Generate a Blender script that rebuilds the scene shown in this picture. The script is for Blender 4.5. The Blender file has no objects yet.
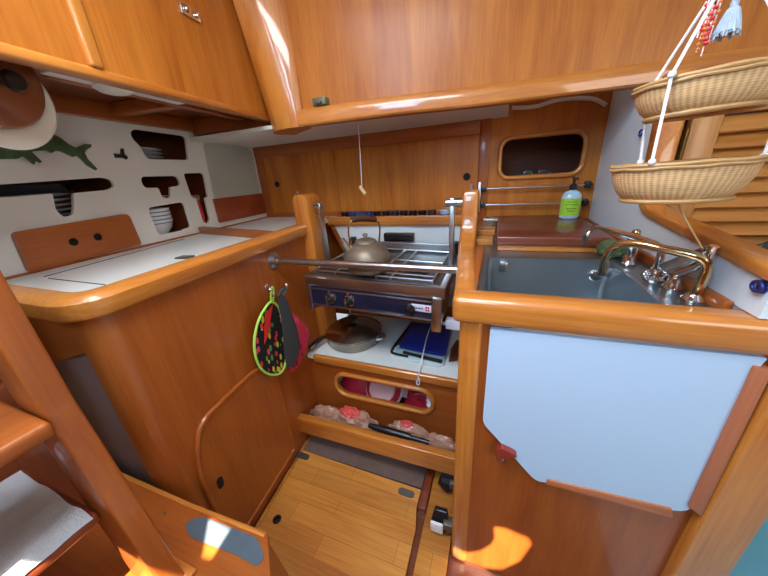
import bpy, bmesh, math, random
from mathutils import Vector as V, Matrix as Mx, noise
from mathutils.geometry import tessellate_polygon
random.seed(7)
SC = bpy.context.scene
COL = SC.collection
PI = math.pi

# ------------------------------------------------------------------ materials
def srgb(r, g, b):
    f = lambda c: c/12.92 if c <= .04045 else ((c+.055)/1.055)**2.4
    return (f(r/255), f(g/255), f(b/255), 1)

def new_mat(name):
    m = bpy.data.materials.new(name); m.use_nodes = True
    nt = m.node_tree
    return m, nt, nt.nodes['Principled BSDF']

def plain(name, col, rough=.5, metal=0., coat=0., bump=0., bscale=60., trans=0., alpha=1., var=.0, vscale=8, spec=.5, aniso=0, coatr=.08):
    m, nt, p = new_mat(name)
    N, L = nt.nodes, nt.links
    p.inputs['Base Color'].default_value = col
    p.inputs['Roughness'].default_value = rough
    p.inputs['Metallic'].default_value = metal
    p.inputs['Coat Weight'].default_value = coat
    p.inputs['Coat Roughness'].default_value = coatr
    p.inputs['Specular IOR Level'].default_value = spec
    p.inputs['Transmission Weight'].default_value = trans
    p.inputs['Alpha'].default_value = alpha
    tc = N.new('ShaderNodeTexCoord')
    nz = N.new('ShaderNodeTexNoise'); nz.inputs['Scale'].default_value = vscale; nz.inputs['Detail'].default_value = 6
    L.new(tc.outputs['Object'], nz.inputs['Vector'])
    mix = N.new('ShaderNodeMix'); mix.data_type = 'RGBA'
    mix.inputs[6].default_value = col
    k = 1-var
    mix.inputs[7].default_value = (col[0]*k, col[1]*k, col[2]*k, 1)
    L.new(nz.outputs['Fac'], mix.inputs[0]); L.new(mix.outputs[2], p.inputs['Base Color'])
    if bump:
        n2 = N.new('ShaderNodeTexNoise'); n2.inputs['Scale'].default_value = bscale; n2.inputs['Detail'].default_value = 4
        L.new(tc.outputs['Object'], n2.inputs['Vector'])
        b = N.new('ShaderNodeBump'); b.inputs['Strength'].default_value = bump; b.inputs['Distance'].default_value = .002
        L.new(n2.outputs['Fac'], b.inputs['Height']); L.new(b.outputs['Normal'], p.inputs['Normal'])
    return m

def wood(name, light, dark, axis='z', scale=1., rough=.42, coat=.45, coatr=.1, contrast=1.9, spec=.5):
    m, nt, p = new_mat(name)
    p.inputs['Specular IOR Level'].default_value = spec
    N, L = nt.nodes, nt.links
    tc = N.new('ShaderNodeTexCoord')
    oi = N.new('ShaderNodeObjectInfo')
    off = N.new('ShaderNodeVectorMath'); off.operation = 'ADD'
    rnd = N.new('ShaderNodeVectorMath'); rnd.operation = 'SCALE'; rnd.inputs[0].default_value = (3.1, 7.7, 5.3)
    L.new(oi.outputs['Random'], rnd.inputs['Scale'])
    L.new(tc.outputs['Object'], off.inputs[0]); L.new(rnd.outputs[0], off.inputs[1])
    def mapped(a, b):
        mp = N.new('ShaderNodeMapping')
        s = {'x': (a, b, b), 'y': (b, a, b), 'z': (b, b, a)}[axis]
        mp.inputs['Scale'].default_value = tuple(v*scale for v in s)
        L.new(off.outputs[0], mp.inputs['Vector']); return mp
    # broad figure
    m1 = mapped(.9, 7.)
    n1 = N.new('ShaderNodeTexNoise'); n1.inputs['Scale'].default_value = 1.; n1.inputs['Detail'].default_value = 5; n1.inputs['Distortion'].default_value = .8
    L.new(m1.outputs[0], n1.inputs['Vector'])
    # fine pores
    m2 = mapped(5., 130.)
    n2 = N.new('ShaderNodeTexNoise'); n2.inputs['Scale'].default_value = 1.; n2.inputs['Detail'].default_value = 3
    L.new(m2.outputs[0], n2.inputs['Vector'])
    # rings
    m3 = mapped(.5, 4.)
    w = N.new('ShaderNodeTexNoise'); w.inputs['Scale'].default_value = 3.; w.inputs['Detail'].default_value = 2; w.inputs['Distortion'].default_value = 1.6
    L.new(m3.outputs[0], w.inputs['Vector'])
    a = N.new('ShaderNodeMath'); a.operation = 'MULTIPLY_ADD'; a.inputs[1].default_value = .5
    L.new(n1.outputs['Fac'], a.inputs[0])
    b = N.new('ShaderNodeMath'); b.operation = 'MULTIPLY'; b.inputs[1].default_value = .28
    L.new(n2.outputs['Fac'], b.inputs[0]); L.new(b.outputs[0], a.inputs[2])
    c = N.new('ShaderNodeMath'); c.operation = 'MULTIPLY_ADD'; c.inputs[1].default_value = .22
    L.new(w.outputs['Fac'], c.inputs[0]); L.new(a.outputs[0], c.inputs[2])
    cr = N.new('ShaderNodeValToRGB')
    cr.color_ramp.elements[0].position = .5-.22/contrast; cr.color_ramp.elements[0].color = dark
    cr.color_ramp.elements[1].position = .5+.2/contrast; cr.color_ramp.elements[1].color = light
    L.new(c.outputs[0], cr.inputs['Fac'])
    L.new(cr.outputs['Color'], p.inputs['Base Color'])
    p.inputs['Roughness'].default_value = rough
    p.inputs['Coat Weight'].default_value = coat
    p.inputs['Coat Roughness'].default_value = coatr
    bp = N.new('ShaderNodeBump'); bp.inputs['Strength'].default_value = .05; bp.inputs['Distance'].default_value = .001
    L.new(n2.outputs['Fac'], bp.inputs['Height']); L.new(bp.outputs['Normal'], p.inputs['Normal'])
    return m

TL, TD = srgb(198, 122, 46), srgb(160, 86, 24)        # light teak (upper lockers)
ML, MD = srgb(174, 94, 34), srgb(138, 64, 16)          # red-orange mahogany-toned teak (joinery)
OL, OD = srgb(208, 134, 54), srgb(172, 94, 28)         # bright orange varnished trim
DL, DD = srgb(124, 58, 26), srgb(92, 40, 16)           # dark boards
W = {}
for ax in 'xyz':
    W['teak_'+ax] = wood('teak_varnished_'+ax, TL, TD, ax, 1.4, contrast=1.5, coat=.10, coatr=.2, spec=.3)
    W['mah_'+ax] = wood('mahogany_varnished_'+ax, ML, MD, ax, 1.3, contrast=1.3, coat=.35)
    W['trim_'+ax] = wood('trim_varnished_'+ax, OL, OD, ax, 1., coat=.8, coatr=.06)
    W['dark_'+ax] = wood('dark_wood_'+ax, DL, DD, ax, 1.)
W['red_y'] = wood('reddish_board', srgb(132, 58, 28), srgb(104, 40, 18), 'y', 1.)
W['red_x'] = wood('reddish_board_x', srgb(158, 70, 34), srgb(128, 50, 22), 'x', 1.)
W['batten'] = wood('batten_wood', srgb(190, 116, 76), srgb(160, 88, 52), 'x', 1., coat=.1, rough=.6)
W['battenz'] = wood('batten_wood_z', srgb(180, 106, 70), srgb(150, 80, 48), 'z', 1., coat=.1, rough=.6)
W['floor'] = wood('floor_teak', srgb(210, 146, 66), srgb(176, 106, 38), 'x', 1.1, rough=.42, coat=.35, coatr=.2)
def planks(m):
    nt = m.node_tree; N, L = nt.nodes, nt.links; p = N['Principled BSDF']
    src = p.inputs['Base Color'].links[0].from_socket
    tc = N.new('ShaderNodeTexCoord')
    br = N.new('ShaderNodeTexBrick'); br.inputs['Scale'].default_value = 1.; br.inputs['Brick Width'].default_value = .42; br.inputs['Row Height'].default_value = .072
    br.inputs['Mortar Size'].default_value = .0007; br.inputs['Mortar Smooth'].default_value = .1; br.offset = .37; br.offset_frequency = 2
    br.inputs['Color1'].default_value = (1.12, 1.12, 1.1, 1); br.inputs['Color2'].default_value = (.82, .78, .74, 1); br.inputs['Mortar'].default_value = (.5, .42, .36, 1)
    L.new(tc.outputs['Object'], br.inputs['Vector'])
    mx = N.new('ShaderNodeMix'); mx.data_type = 'RGBA'; mx.blend_type = 'MULTIPLY'; mx.inputs[0].default_value = 1.
    L.new(src, mx.inputs[6]); L.new(br.outputs['Color'], mx.inputs[7]); L.new(mx.outputs[2], p.inputs['Base Color'])
planks(W['floor'])
W['louver'] = wood('louver_wood', srgb(204, 142, 74), srgb(172, 108, 46), 'x', 1., coat=.2)
W['louverz'] = wood('louver_stile', srgb(206, 148, 84), srgb(176, 114, 54), 'z', 1., coat=.2)
WHITE = plain('white_laminate', srgb(228, 224, 216), .35, var=.04)
WHITEW_SKYTINT = plain('white_painted_bulkhead', srgb(222, 232, 240), .4, var=.03)  # white paint with a slight tint of sky light mixed into it
BOARD_BLUELIT = plain('white_board', srgb(184, 208, 236), .45, var=.02)  # white board; the blue daylight falling on it is put into the colour
SOFF = plain('white_headliner', srgb(226, 222, 216), .6, var=.04)
STEEL = plain('brushed_steel', srgb(196, 198, 200), .3, 1., var=.12, vscale=30)
SINKM = plain('sink_steel', srgb(178, 188, 194), .36, 1., var=.2, vscale=14)
CHROME = plain('chrome', srgb(225, 225, 228), .08, 1.)
BRASSY = plain('worn_chrome_with_brass', srgb(222, 204, 160), .13, 1., var=.15)
BLACK = plain('black_plastic', srgb(22, 22, 24), .35, coat=.2)
DGREY = plain('grey_rubber', srgb(62, 68, 74), .7, bump=.3)
MATT = plain('antislip_grey', srgb(84, 96, 108), .85, bump=.6, bscale=400, var=.25, vscale=40)
GLASSF = plain('stove_navy_panel', srgb(26, 32, 58), .3, coat=.2, var=.2)
LEAD = plain('dull_grey_metal', srgb(118, 116, 108), .5, .8, var=.3)
HOLE_SHADE = plain('dark_recess', srgb(30, 18, 12), .8)  # near-black colour put in for the shade inside finger holes and slots
GREYMAUVE = plain('grey_lining', srgb(132, 106, 96), .45, var=.1)  # lining colour, partly a painted varnish reflection
BLUELIT_WHITE = plain('teal_paint', srgb(122, 196, 214), .5, var=.12, vscale=5)  # white passage surfaces, painted in the blue of the light on them
PLATE = plain('plate_china', srgb(232, 232, 236), .2, coat=.4)
BOWL = plain('bowl_china', srgb(226, 228, 232), .25, coat=.4)
BLUELINE = plain('blue_glaze', srgb(96, 112, 150), .3)
RED = plain('red_plastic', srgb(196, 24, 34), .35)
KETTLE = plain('old_copper_tin', srgb(158, 140, 122), .48, .55, var=.7, vscale=26, bump=.25)
BROWNH = plain('dark_wooden_grip', srgb(72, 40, 24), .45, var=.3)
PANM = plain('polished_pan_steel', srgb(150, 142, 130), .14, 1., var=.1)
LIDM = plain('pan_lid_steel', srgb(186, 172, 158), .2, 1., var=.2)
BLUE = plain('dark_blue_plastic', srgb(24, 44, 142), .3, coat=.2, var=.1)
CLEARW = plain('pale_plastic', srgb(206, 222, 224), .35)
WICKER_L, WICKER_D = srgb(228, 188, 136), srgb(182, 132, 82)
ROPE = plain('white_cord', srgb(232, 232, 236), .8, bump=.3, bscale=300)
SOAPB = plain('clear_soap_bottle', srgb(170, 206, 224), .2, coat=.3)
LABELG = plain('green_label', srgb(160, 206, 52), .4, var=.08)
LABELT = plain('label_print', srgb(96, 140, 40), .5)
PINKBAG = plain('pinkish_plastic_wrap', srgb(198, 150, 126), .3, coat=.4, var=.3, vscale=24, bump=.7, bscale=45)
CORAL = plain('coral_red_plastic', srgb(226, 88, 84), .4, var=.15)
COLAND = plain('crimson_silicone', srgb(186, 30, 58), .45, var=.15)
PALEPINK = plain('pale_pink_silicone', srgb(214, 170, 172), .45, var=.1)
TOWEL = plain('white_towelling', srgb(226, 228, 232), .95, bump=.9, bscale=260, var=.06, vscale=20)
CREAM = plain('cream_enamel', srgb(232, 224, 206), .35, coat=.3)
LACQ = plain('brown_lacquer', srgb(150, 84, 52), .22, coat=.9, var=.2)
GREENP = plain('grey_green_metal', srgb(120, 132, 112), .4, .5, var=.3)
MIRR = plain('frosted_mirror', srgb(196, 206, 198), .3, .25, var=.12, vscale=4)
FISHM = plain('fish_green_bronze', srgb(96, 128, 84), .4, .2, var=.85, vscale=40, bump=.3)
LIME = plain('lime_piping', srgb(176, 224, 92), .7)
MGREY = plain('mitt_grey_cloth', srgb(60, 62, 66), .85, bump=.4, bscale=200)
LABELW = plain('white_label', srgb(224, 224, 236), .4)
INK = plain('blue_ink', srgb(70, 84, 150), .5)
REDINK = plain('red_ink', srgb(206, 40, 60), .5)
CREAMW = plain('pale_wood_toggle', srgb(228, 196, 140), .6, var=.15)
PURPLE = plain('blue_violet_metal', srgb(72, 76, 150), .3, .7)
SPONGE = plain('dark_green_cloth', srgb(88, 104, 66), .9, bump=.5)
LAMPW = plain('lamp_opal', srgb(226, 224, 214), .35)
DMAT = plain('grey_brown_liner', srgb(122, 100, 92), .5, var=.4, vscale=30, bump=.4)
BEADS = [plain('bead_'+n, c, .3) for n, c in (('red', srgb(214, 46, 40)), ('orange', srgb(236, 120, 52)), ('yellow', srgb(226, 196, 60)), ('blue', srgb(70, 110, 190)), ('black', srgb(30, 30, 30)), ('coral', srgb(232, 98, 80)))]

def chili_mat(name, base, cols, scale=34):
    m, nt, p = new_mat(name); N, L = nt.nodes, nt.links
    tc = N.new('ShaderNodeTexCoord'); mp = N.new('ShaderNodeMapping')
    mp.inputs['Scale'].default_value = (scale, scale, scale*.5); mp.inputs['Rotation'].default_value = (.5, .0, .0)
    L.new(tc.outputs['Object'], mp.inputs['Vector'])
    vo = N.new('ShaderNodeTexVoronoi'); vo.inputs['Scale'].default_value = 1.; vo.inputs['Randomness'].default_value = 1.
    L.new(mp.outputs[0], vo.inputs['Vector'])
    lt = N.new('ShaderNodeMath'); lt.operation = 'LESS_THAN'; lt.inputs[1].default_value = .42
    L.new(vo.outputs['Distance'], lt.inputs[0])
    sep = N.new('ShaderNodeSeparateColor'); L.new(vo.outputs['Color'], sep.inputs[0])
    cr = N.new('ShaderNodeValToRGB'); cr.color_ramp.interpolation = 'CONSTANT'
    els = cr.color_ramp.elements
    els[0].color = cols[0]; els[1].position = 1/len(cols); els[1].color = cols[1]
    for i, c in enumerate(cols[2:], 2):
        e = els.new(i/len(cols)); e.color = c
    L.new(sep.outputs[0], cr.inputs['Fac'])
    mix = N.new('ShaderNodeMix'); mix.data_type = 'RGBA'; mix.inputs[6].default_value = base
    L.new(lt.outputs[0], mix.inputs[0]); L.new(cr.outputs['Color'], mix.inputs[7])
    L.new(mix.outputs[2], p.inputs['Base Color']); p.inputs['Roughness'].default_value = .8
    return m
CHILI = chili_mat('chili_print_cloth', srgb(18, 16, 18), [srgb(206, 44, 48), srgb(226, 196, 60), srgb(90, 150, 70), srgb(220, 70, 96), srgb(30, 28, 30)], 62)
MAGENTA = chili_mat('crimson_print_cloth', srgb(206, 44, 76), [srgb(224, 74, 104), srgb(130, 24, 52), srgb(214, 54, 84)], 44)
FABRIC = chili_mat('patterned_fabric', srgb(70, 72, 66), [srgb(190, 190, 170), srgb(40, 40, 44), srgb(140, 140, 120)], 60)

def wicker_mat():
    m, nt, p = new_mat('woven_wicker'); N, L = nt.nodes, nt.links
    uv = N.new('ShaderNodeUVMap'); uv.uv_map = 'UVMap'
    def wave(axis, sc):
        w = N.new('ShaderNodeTexWave'); w.bands_direction = axis; w.inputs['Scale'].default_value = sc
        w.inputs['Distortion'].default_value = .6; w.inputs['Detail'].default_value = 1
        L.new(uv.outputs[0], w.inputs['Vector']); return w
    h = wave('Y', 5.2); s = wave('X', 6.5)
    sw = N.new('ShaderNodeMath'); sw.operation = 'MULTIPLY'; sw.inputs[1].default_value = .42
    L.new(s.outputs['Fac'], sw.inputs[0])
    ad = N.new('ShaderNodeMath'); ad.operation = 'MULTIPLY_ADD'; ad.inputs[1].default_value = .30
    L.new(h.outputs['Fac'], ad.inputs[0]); L.new(sw.outputs[0], ad.inputs[2])
    nz = N.new('ShaderNodeTexNoise'); nz.inputs['Scale'].default_value = 9; L.new(uv.outputs[0], nz.inputs['Vector'])
    ad2 = N.new('ShaderNodeMath'); ad2.operation = 'MULTIPLY_ADD'; ad2.inputs[1].default_value = .5
    L.new(nz.outputs['Fac'], ad2.inputs[0]); L.new(ad.outputs[0], ad2.inputs[2])
    cr = N.new('ShaderNodeValToRGB'); cr.color_ramp.elements[0].position = .15; cr.color_ramp.elements[0].color = WICKER_D
    cr.color_ramp.elements[1].position = .85; cr.color_ramp.elements[1].color = WICKER_L
    L.new(ad2.outputs[0], cr.inputs['Fac']); L.new(cr.outputs['Color'], p.inputs['Base Color'])
    b = N.new('ShaderNodeBump'); b.inputs['Strength'].default_value = .45; b.inputs['Distance'].default_value = .0015
    L.new(ad.outputs[0], b.inputs['Height']); L.new(b.outputs['Normal'], p.inputs['Normal'])
    p.inputs['Roughness'].default_value = .6
    return m
WICKER = wicker_mat()
CANE = plain('cane_rim', srgb(196, 152, 98), .5, var=.35, vscale=60)

# ------------------------------------------------------------------ mesh helpers
class B:
    """collects shapes (in world coordinates, or through T) into one mesh"""
    def __init__(s, T=None):
        s.bm = bmesh.new(); s.T = T
    def _merge(s, t):
        if s.T is not None:
            for v in t.verts: v.co = s.T @ v.co
        me = bpy.data.meshes.new('t'); t.to_mesh(me); t.free()
        s.bm.from_mesh(me); bpy.data.meshes.remove(me)
        return s
    def box(s, x0, x1, y0, y1, z0, z1, bev=0., seg=2, M=None):
        t = bmesh.new(); bmesh.ops.create_cube(t, size=1)
        sx, sy, sz = abs(x1-x0), abs(y1-y0), abs(z1-z0)
        for v in t.verts:
            v.co = V(((x0+x1)/2+v.co.x*sx, (y0+y1)/2+v.co.y*sy, (z0+z1)/2+v.co.z*sz))
        if bev:
            bmesh.ops.bevel(t, geom=t.edges[:], offset=min(bev, .49*min(sx, sy, sz)), segments=seg, profile=.5, affect='EDGES')
        if M is not None: bmesh.ops.transform(t, matrix=M, verts=t.verts)
        return s._merge(t)
    def prism(s, pts, vec, bev=0., seg=2, taper=None):
        t = bmesh.new(); vec = V(vec); n = len(pts)
        a = [t.verts.new(V(p)) for p in pts]
        q = taper if taper else [V(p)+vec for p in pts]
        b = [t.verts.new(V(p)) for p in q]
        t.faces.new(a); t.faces.new(b[::-1])
        for i in range(n): t.faces.new((a[i], b[i], b[(i+1) % n], a[(i+1) % n]))
        bmesh.ops.recalc_face_normals(t, faces=t.faces)
        if bev:
            bmesh.ops.bevel(t, geom=t.edges[:], offset=bev, segments=seg, profile=.5, affect='EDGES')
        return s._merge(t)
    def plate(s, outer, holes, fn, vec):
        """flat panel with holes: 2D loops, fn maps (u,v) to 3D, vec is the thickness vector"""
        t = bmesh.new(); vec = V(vec)
        loops = [outer]+list(holes)
        flat = [p for l in loops for p in l]
        tris = tessellate_polygon([[V((p[0], p[1], 0)) for p in l] for l in loops])
        fr = [t.verts.new(V(fn(*p))) for p in flat]
        bk = [t.verts.new(V(fn(*p))+vec) for p in flat]
        for tr in tris:
            try:
                t.faces.new([fr[i] for i in tr]); t.faces.new([bk[i] for i in tr[::-1]])
            except ValueError: pass
        k = 0
        for l in loops:
            n = len(l)
            for i in range(n):
                i0, i1 = k+i, k+(i+1) % n
                t.faces.new((fr[i0], fr[i1], bk[i1], bk[i0]))
            k += n
        bmesh.ops.recalc_face_normals(t, faces=t.faces)
        return s._merge(t)
    def tube(s, pts, r, n=10, smooth=True, closed=False, sub=6, flat=1.):
        P = [V(p) for p in pts]
        R = r if isinstance(r, (list, tuple)) else [r]*len(P)
        if smooth and len(P) > 2:
            Q, RR = [], []
            m = len(P)
            rng = range(m if closed else m-1)
            g = lambda i: P[i % m] if closed else P[max(0, min(m-1, i))]
            gr = lambda i: R[i % m] if closed else R[max(0, min(m-1, i))]
            for i in rng:
                p0, p1, p2, p3 = g(i-1), g(i), g(i+1), g(i+2)
                for k in range(sub):
                    u = k/sub
                    Q.append(.5*((2*p1)+(p2-p0)*u+(2*p0-5*p1+4*p2-p3)*u*u+(3*p1-p0-3*p2+p3)*u**3))
                    RR.append(gr(i)*(1-u)+gr(i+1)*u)
            if not closed: Q.append(P[-1]); RR.append(R[-1])
            P, R = Q, RR
        t = bmesh.new(); m = len(P); rings = []
        up = None
        for i in range(m):
            d = (P[(i+1) % m]-P[i-1]) if closed else (P[min(i+1, m-1)]-P[max(i-1, 0)])
            d.normalize()
            if up is None:
                up = V((0, 0, 1)) if abs(d.z) < .9 else V((1, 0, 0))
            sd = d.cross(up)
            if sd.length < 1e-6: sd = d.orthogonal()
            sd.normalize(); up = sd.cross(d).normalized()
            rings.append([t.verts.new(P[i]+R[i]*(math.cos(2*PI*k/n)*sd+flat*math.sin(2*PI*k/n)*up)) for k in range(n)])
        for i in range(m if closed else m-1):
            a, b = rings[i], rings[(i+1) % m]
            for k in range(n): t.faces.new((a[k], a[(k+1) % n], b[(k+1) % n], b[k]))
        if not closed:
            t.faces.new(rings[0][::-1]); t.faces.new(rings[-1])
        bmesh.ops.recalc_face_normals(t, faces=t.faces)
        return s._merge(t)
    def lathe(s, prof, M, n=32, sx=1., sy=1., uv=False):
        """profile of (r,z) around M's z axis"""
        t = bmesh.new(); rings = []
        ul = t.loops.layers.uv.new('UVMap') if uv else None
        for r, z in prof:
            if r < 1e-6: rings.append([t.verts.new(M @ V((0, 0, z)))])
            else: rings.append([t.verts.new(M @ V((r*sx*math.cos(2*PI*k/n), r*sy*math.sin(2*PI*k/n), z))) for k in range(n)])
        ln = 0.; L = [0.]
        for i in range(1, len(prof)):
            ln += math.hypot(prof[i][0]-prof[i-1][0], prof[i][1]-prof[i-1][1]); L.append(ln)
        for i in range(len(rings)-1):
            a, b = rings[i], rings[i+1]
            for k in range(n):
                k1 = (k+1) % n
                if len(a) == 1 and len(b) == 1: continue
                if len(a) == 1: f = t.faces.new((a[0], b[k], b[k1])); uvs = [(k, i), (k, i+1), (k+1, i+1)]
                elif len(b) == 1: f = t.faces.new((a[k], a[k1], b[0])); uvs = [(k, i), (k+1, i), (k, i+1)]
                else: f = t.faces.new((a[k], a[k1], b[k1], b[k])); uvs = [(k, i), (k+1, i), (k+1, i+1), (k, i+1)]
                if uv:
                    for lp, (q, w) in zip(f.loops, uvs): lp[ul].uv = (q/n*3., L[w]/.05)
        bmesh.ops.recalc_face_normals(t, faces=t.faces)
        return s._merge(t)
    def cyl(s, p0, p1, r, n=20, bev=0., r2=None):
        p0, p1 = V(p0), V(p1); d = p1-p0
        M = Mx.Translation(p0) @ d.to_track_quat('Z', 'Y').to_matrix().to_4x4()
        r2 = r if r2 is None else r2; h = d.length
        if bev: prof = [(0, 0), (r-bev, 0), (r, bev), (r2, h-bev), (r2-bev, h), (0, h)]
        else: prof = [(0, 0), (r, 0), (r2, h), (0, h)]
        return s.lathe(prof, M, n)
    def ball(s, c, r, sx=1, sy=1, sz=1, n=16):
        t = bmesh.new(); bmesh.ops.create_uvsphere(t, u_segments=n, v_segments=max(6, n//2), radius=r)
        for v in t.verts: v.co = V(c)+V((v.co.x*sx, v.co.y*sy, v.co.z*sz))
        return s._merge(t)
    def pillow(s, outline, fn, nv, thick):
        """inflated flat shape: 2D outline (star shaped), both sides bulge"""
        t = bmesh.new(); nv = V(nv)
        cx = sum(p[0] for p in outline)/len(outline); cy = sum(p[1] for p in outline)/len(outline)
        n = len(outline)
        def ring(k, h): return [t.verts.new(V(fn(cx+(p[0]-cx)*k, cy+(p[1]-cy)*k))+nv*h) for p in outline]
        for sg in (1, -1):
            rs = [ring(1., 0), ring(.95, .45*thick*sg), ring(.75, .85*thick*sg), ring(.4, thick*sg)]
            c = t.verts.new(V(fn(cx, cy))+nv*thick*sg)
            for a, b in zip(rs, rs[1:]):
                for i in range(n): t.faces.new((a[i], a[(i+1) % n], b[(i+1) % n], b[i]))
            for i in range(n): t.faces.new((rs[-1][i], rs[-1][(i+1) % n], c))
        bmesh.ops.remove_doubles(t, verts=t.verts, dist=1e-6)
        bmesh.ops.recalc_face_normals(t, faces=t.faces)
        return s._merge(t)
    def blob(s, c, sx, sy, sz, amp=.2, freq=30., seed=0, flatbase=None):
        t = bmesh.new(); bmesh.ops.create_icosphere(t, subdivisions=4, radius=1)
        for v in t.verts:
            k = 1+amp*noise.noise(v.co*freq*.08+V((seed, seed*.7, 0)))+amp*.5*noise.noise(v.co*freq*.2+V((0, seed, seed)))
            v.co = V(c)+V((v.co.x*sx*k, v.co.y*sy*k, v.co.z*sz*k))
            if flatbase is not None and v.co.z < flatbase: v.co.z = flatbase
        return s._merge(t)
    def build(s, name, mat, parent=None, **props):
        bm = s.bm
        bm.normal_update()
        for f in bm.faces: f.smooth = True
        for e in bm.edges:
            if len(e.link_faces) == 2 and e.calc_face_angle(0) > math.radians(38): e.smooth = False
        if parent is None:
            xs = [v.co for v in bm.verts]
            o3 = V((sum(v.x for v in xs)/len(xs), sum(v.y for v in xs)/len(xs), min(v.z for v in xs)))
        else:
            r = parent
            while r.parent: r = r.parent
            o3 = V(r.location)
        for v in bm.verts: v.co -= o3
        me = bpy.data.meshes.new(name); bm.to_mesh(me); bm.free()
        me.materials.append(mat)
        o = bpy.data.objects.new(name, me); COL.objects.link(o)
        if parent is None: o.location = o3
        else: o.parent = parent
        for k, v in props.items(): o[k] = v
        return o

def thing(name, label, cat, loc, group=None):
    o = bpy.data.objects.new(name, None); COL.objects.link(o)
    o.location = loc; o.empty_display_size = .05
    o['label'] = label; o['category'] = cat
    if group: o['group'] = group
    return o
def tag(o, label, cat, group=None):
    o['label'] = label; o['category'] = cat
    if group: o['group'] = group
    return o
def struct(o):
    o['kind'] = 'structure'; return o
def clone(o, loc, label, rz=0):
    """a copy of a thing with its parts and their sub-parts"""
    r = o.copy(); COL.objects.link(r); r.location = loc; r['label'] = label; r.rotation_euler.z = rz
    def rec(src, dst):
        for ch in list(src.children):
            c = ch.copy(); COL.objects.link(c); c.parent = dst; rec(ch, c)
    rec(o, r); return r

def rrect(x0, x1, y0, y1, r, n=6):
    out = []
    for cx, cy, a0 in ((x1-r, y1-r, 0), (x0+r, y1-r, 90), (x0+r, y0+r, 180), (x1-r, y0+r, 270)):
        for k in range(n+1):
            a = math.radians(a0+90*k/n); out.append((cx+r*math.cos(a), cy+r*math.sin(a)))
    return out
def rpoly(pts, r, n=5):
    out = []; m = len(pts)
    for i in range(m):
        p0, p1, p2 = (V((*pts[i-1], 0)), V((*pts[i], 0)), V((*pts[(i+1) % m], 0)))
        a, b = (p0-p1), (p2-p1)
        rr = r[i] if isinstance(r, (list, tuple)) else r
        d = min(rr, a.length*.48, b.length*.48)
        if d < 1e-5: out.append((p1.x, p1.y)); continue
        s, e = p1+a.normalized()*d, p1+b.normalized()*d
        for k in range(n+1):
            u = k/n; q = (1-u)**2*s+2*u*(1-u)*p1+u*u*e
            out.append((q.x, q.y))
    return out
def circle(cx, cy, r, n=20): return [(cx+r*math.cos(2*PI*k/n), cy+r*math.sin(2*PI*k/n)) for k in range(n)]

# fridge-side frame: a along the counter (away from camera), o out into the cabin, z up
DF, NF, PF = V((-.0957, .9954, 0)), V((.9954, .0957, 0)), V((-.8039, .7838, 0))
FM = Mx(((DF.x, NF.x, 0, PF.x), (DF.y, NF.y, 0, PF.y), (0, 0, 1, 0), (0, 0, 0, 1)))
def F(a, o, z): return FM @ V((a, o, z))

# =================================================================== SETTING
# floor (sole bearer) and the panels on it
fl = B(); fl.box(-2.3, 1.6, -1.4, 1.9, -.06, -.022)
struct(fl.build('floor', W['dark_x']))
hatch = thing('floor_hatch', 'wide teak floor hatch with hinges and finger hole between the counters', 'floor hatch', (-.5, .5, -.02))
p = [(-.783, .772), (-.205, .765), (-.205, .69), (-.19, .62), (-.178, -.3), (-.68, -.3)]
b = B()
b.plate(p, [circle(-.7, .486, .012)], lambda u, v: (u, v, 0), (0, 0, -.02))
b.build('panel', W['floor'], hatch)
for k, (hx, hy) in enumerate(((-.765, .745), (-.258, .735))):
    b = B(); b.plate(rrect(hx-.034, hx+.034, hy-.014, hy+.014, .0139), [], lambda u, v: (u, v, .0), (0, 0, .003))
    for q in (-.02, 0, .02): b.cyl((hx+q, hy, .003), (hx+q, hy, .0042), .004, 10)
    b.box(hx-.001, hx+.001, hy-.013, hy+.013, .003, .0045)
    b.build('hinge', LEAD, hatch)
b = B(); b.lathe([(.0117, -.001), (.016, .0005), (.0165, .002), (.012, .002), (.0115, -.016), (0, -.016)], Mx.Translation((-.7, .486, 0)), 24); b.build('finger_hole', HOLE_SHADE, hatch, label='dark finger hole')
b = B()
for i, yy in enumerate((.28, .365, .45, .54, .62, .69)):
    pass
b.bm.free()
npn = B(); npn.box(-.166, -.066, -.3, .870, -.02, 0, .002)
tag(npn.build('floor_board', W['floor']), 'narrow teak floor board along the sink cabinet', 'floor board')
bl = B(); bl.box(-.2, -.168, .69, .862, -.02, .014, .004)
tag(bl.build('floor_block', W['red_y']), 'short red brown wooden block beside the floor hatch corner', 'wood block')
bs = B(FM); bs.box(-.9, .1, .004, .016, -.02, -.001, .002)
tag(bs.build('edge_batten', W['floor']), 'thin pale wood batten along the fridge cabinet foot', 'batten')
dm = B(); dm.box(-.82, -.205, .778, 1.0, -.022, -.008)
tag(dm.build('bilge_liner', DMAT), 'dull grey liner strip between floor hatch and low rail', 'liner')

# back wall with the oval locker opening
ov = rrect(.0, .335, 1.155, 1.322, .045)
bw = B()
bw.plate([(-1.62, .3), (.42, .3), (.42, 1.5), (-1.62, 1.5)], [ov], lambda u, v: (u, 1.605, v), (0, .014, 0))
struct(bw.build('wall_back', W['teak_z']))
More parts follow.
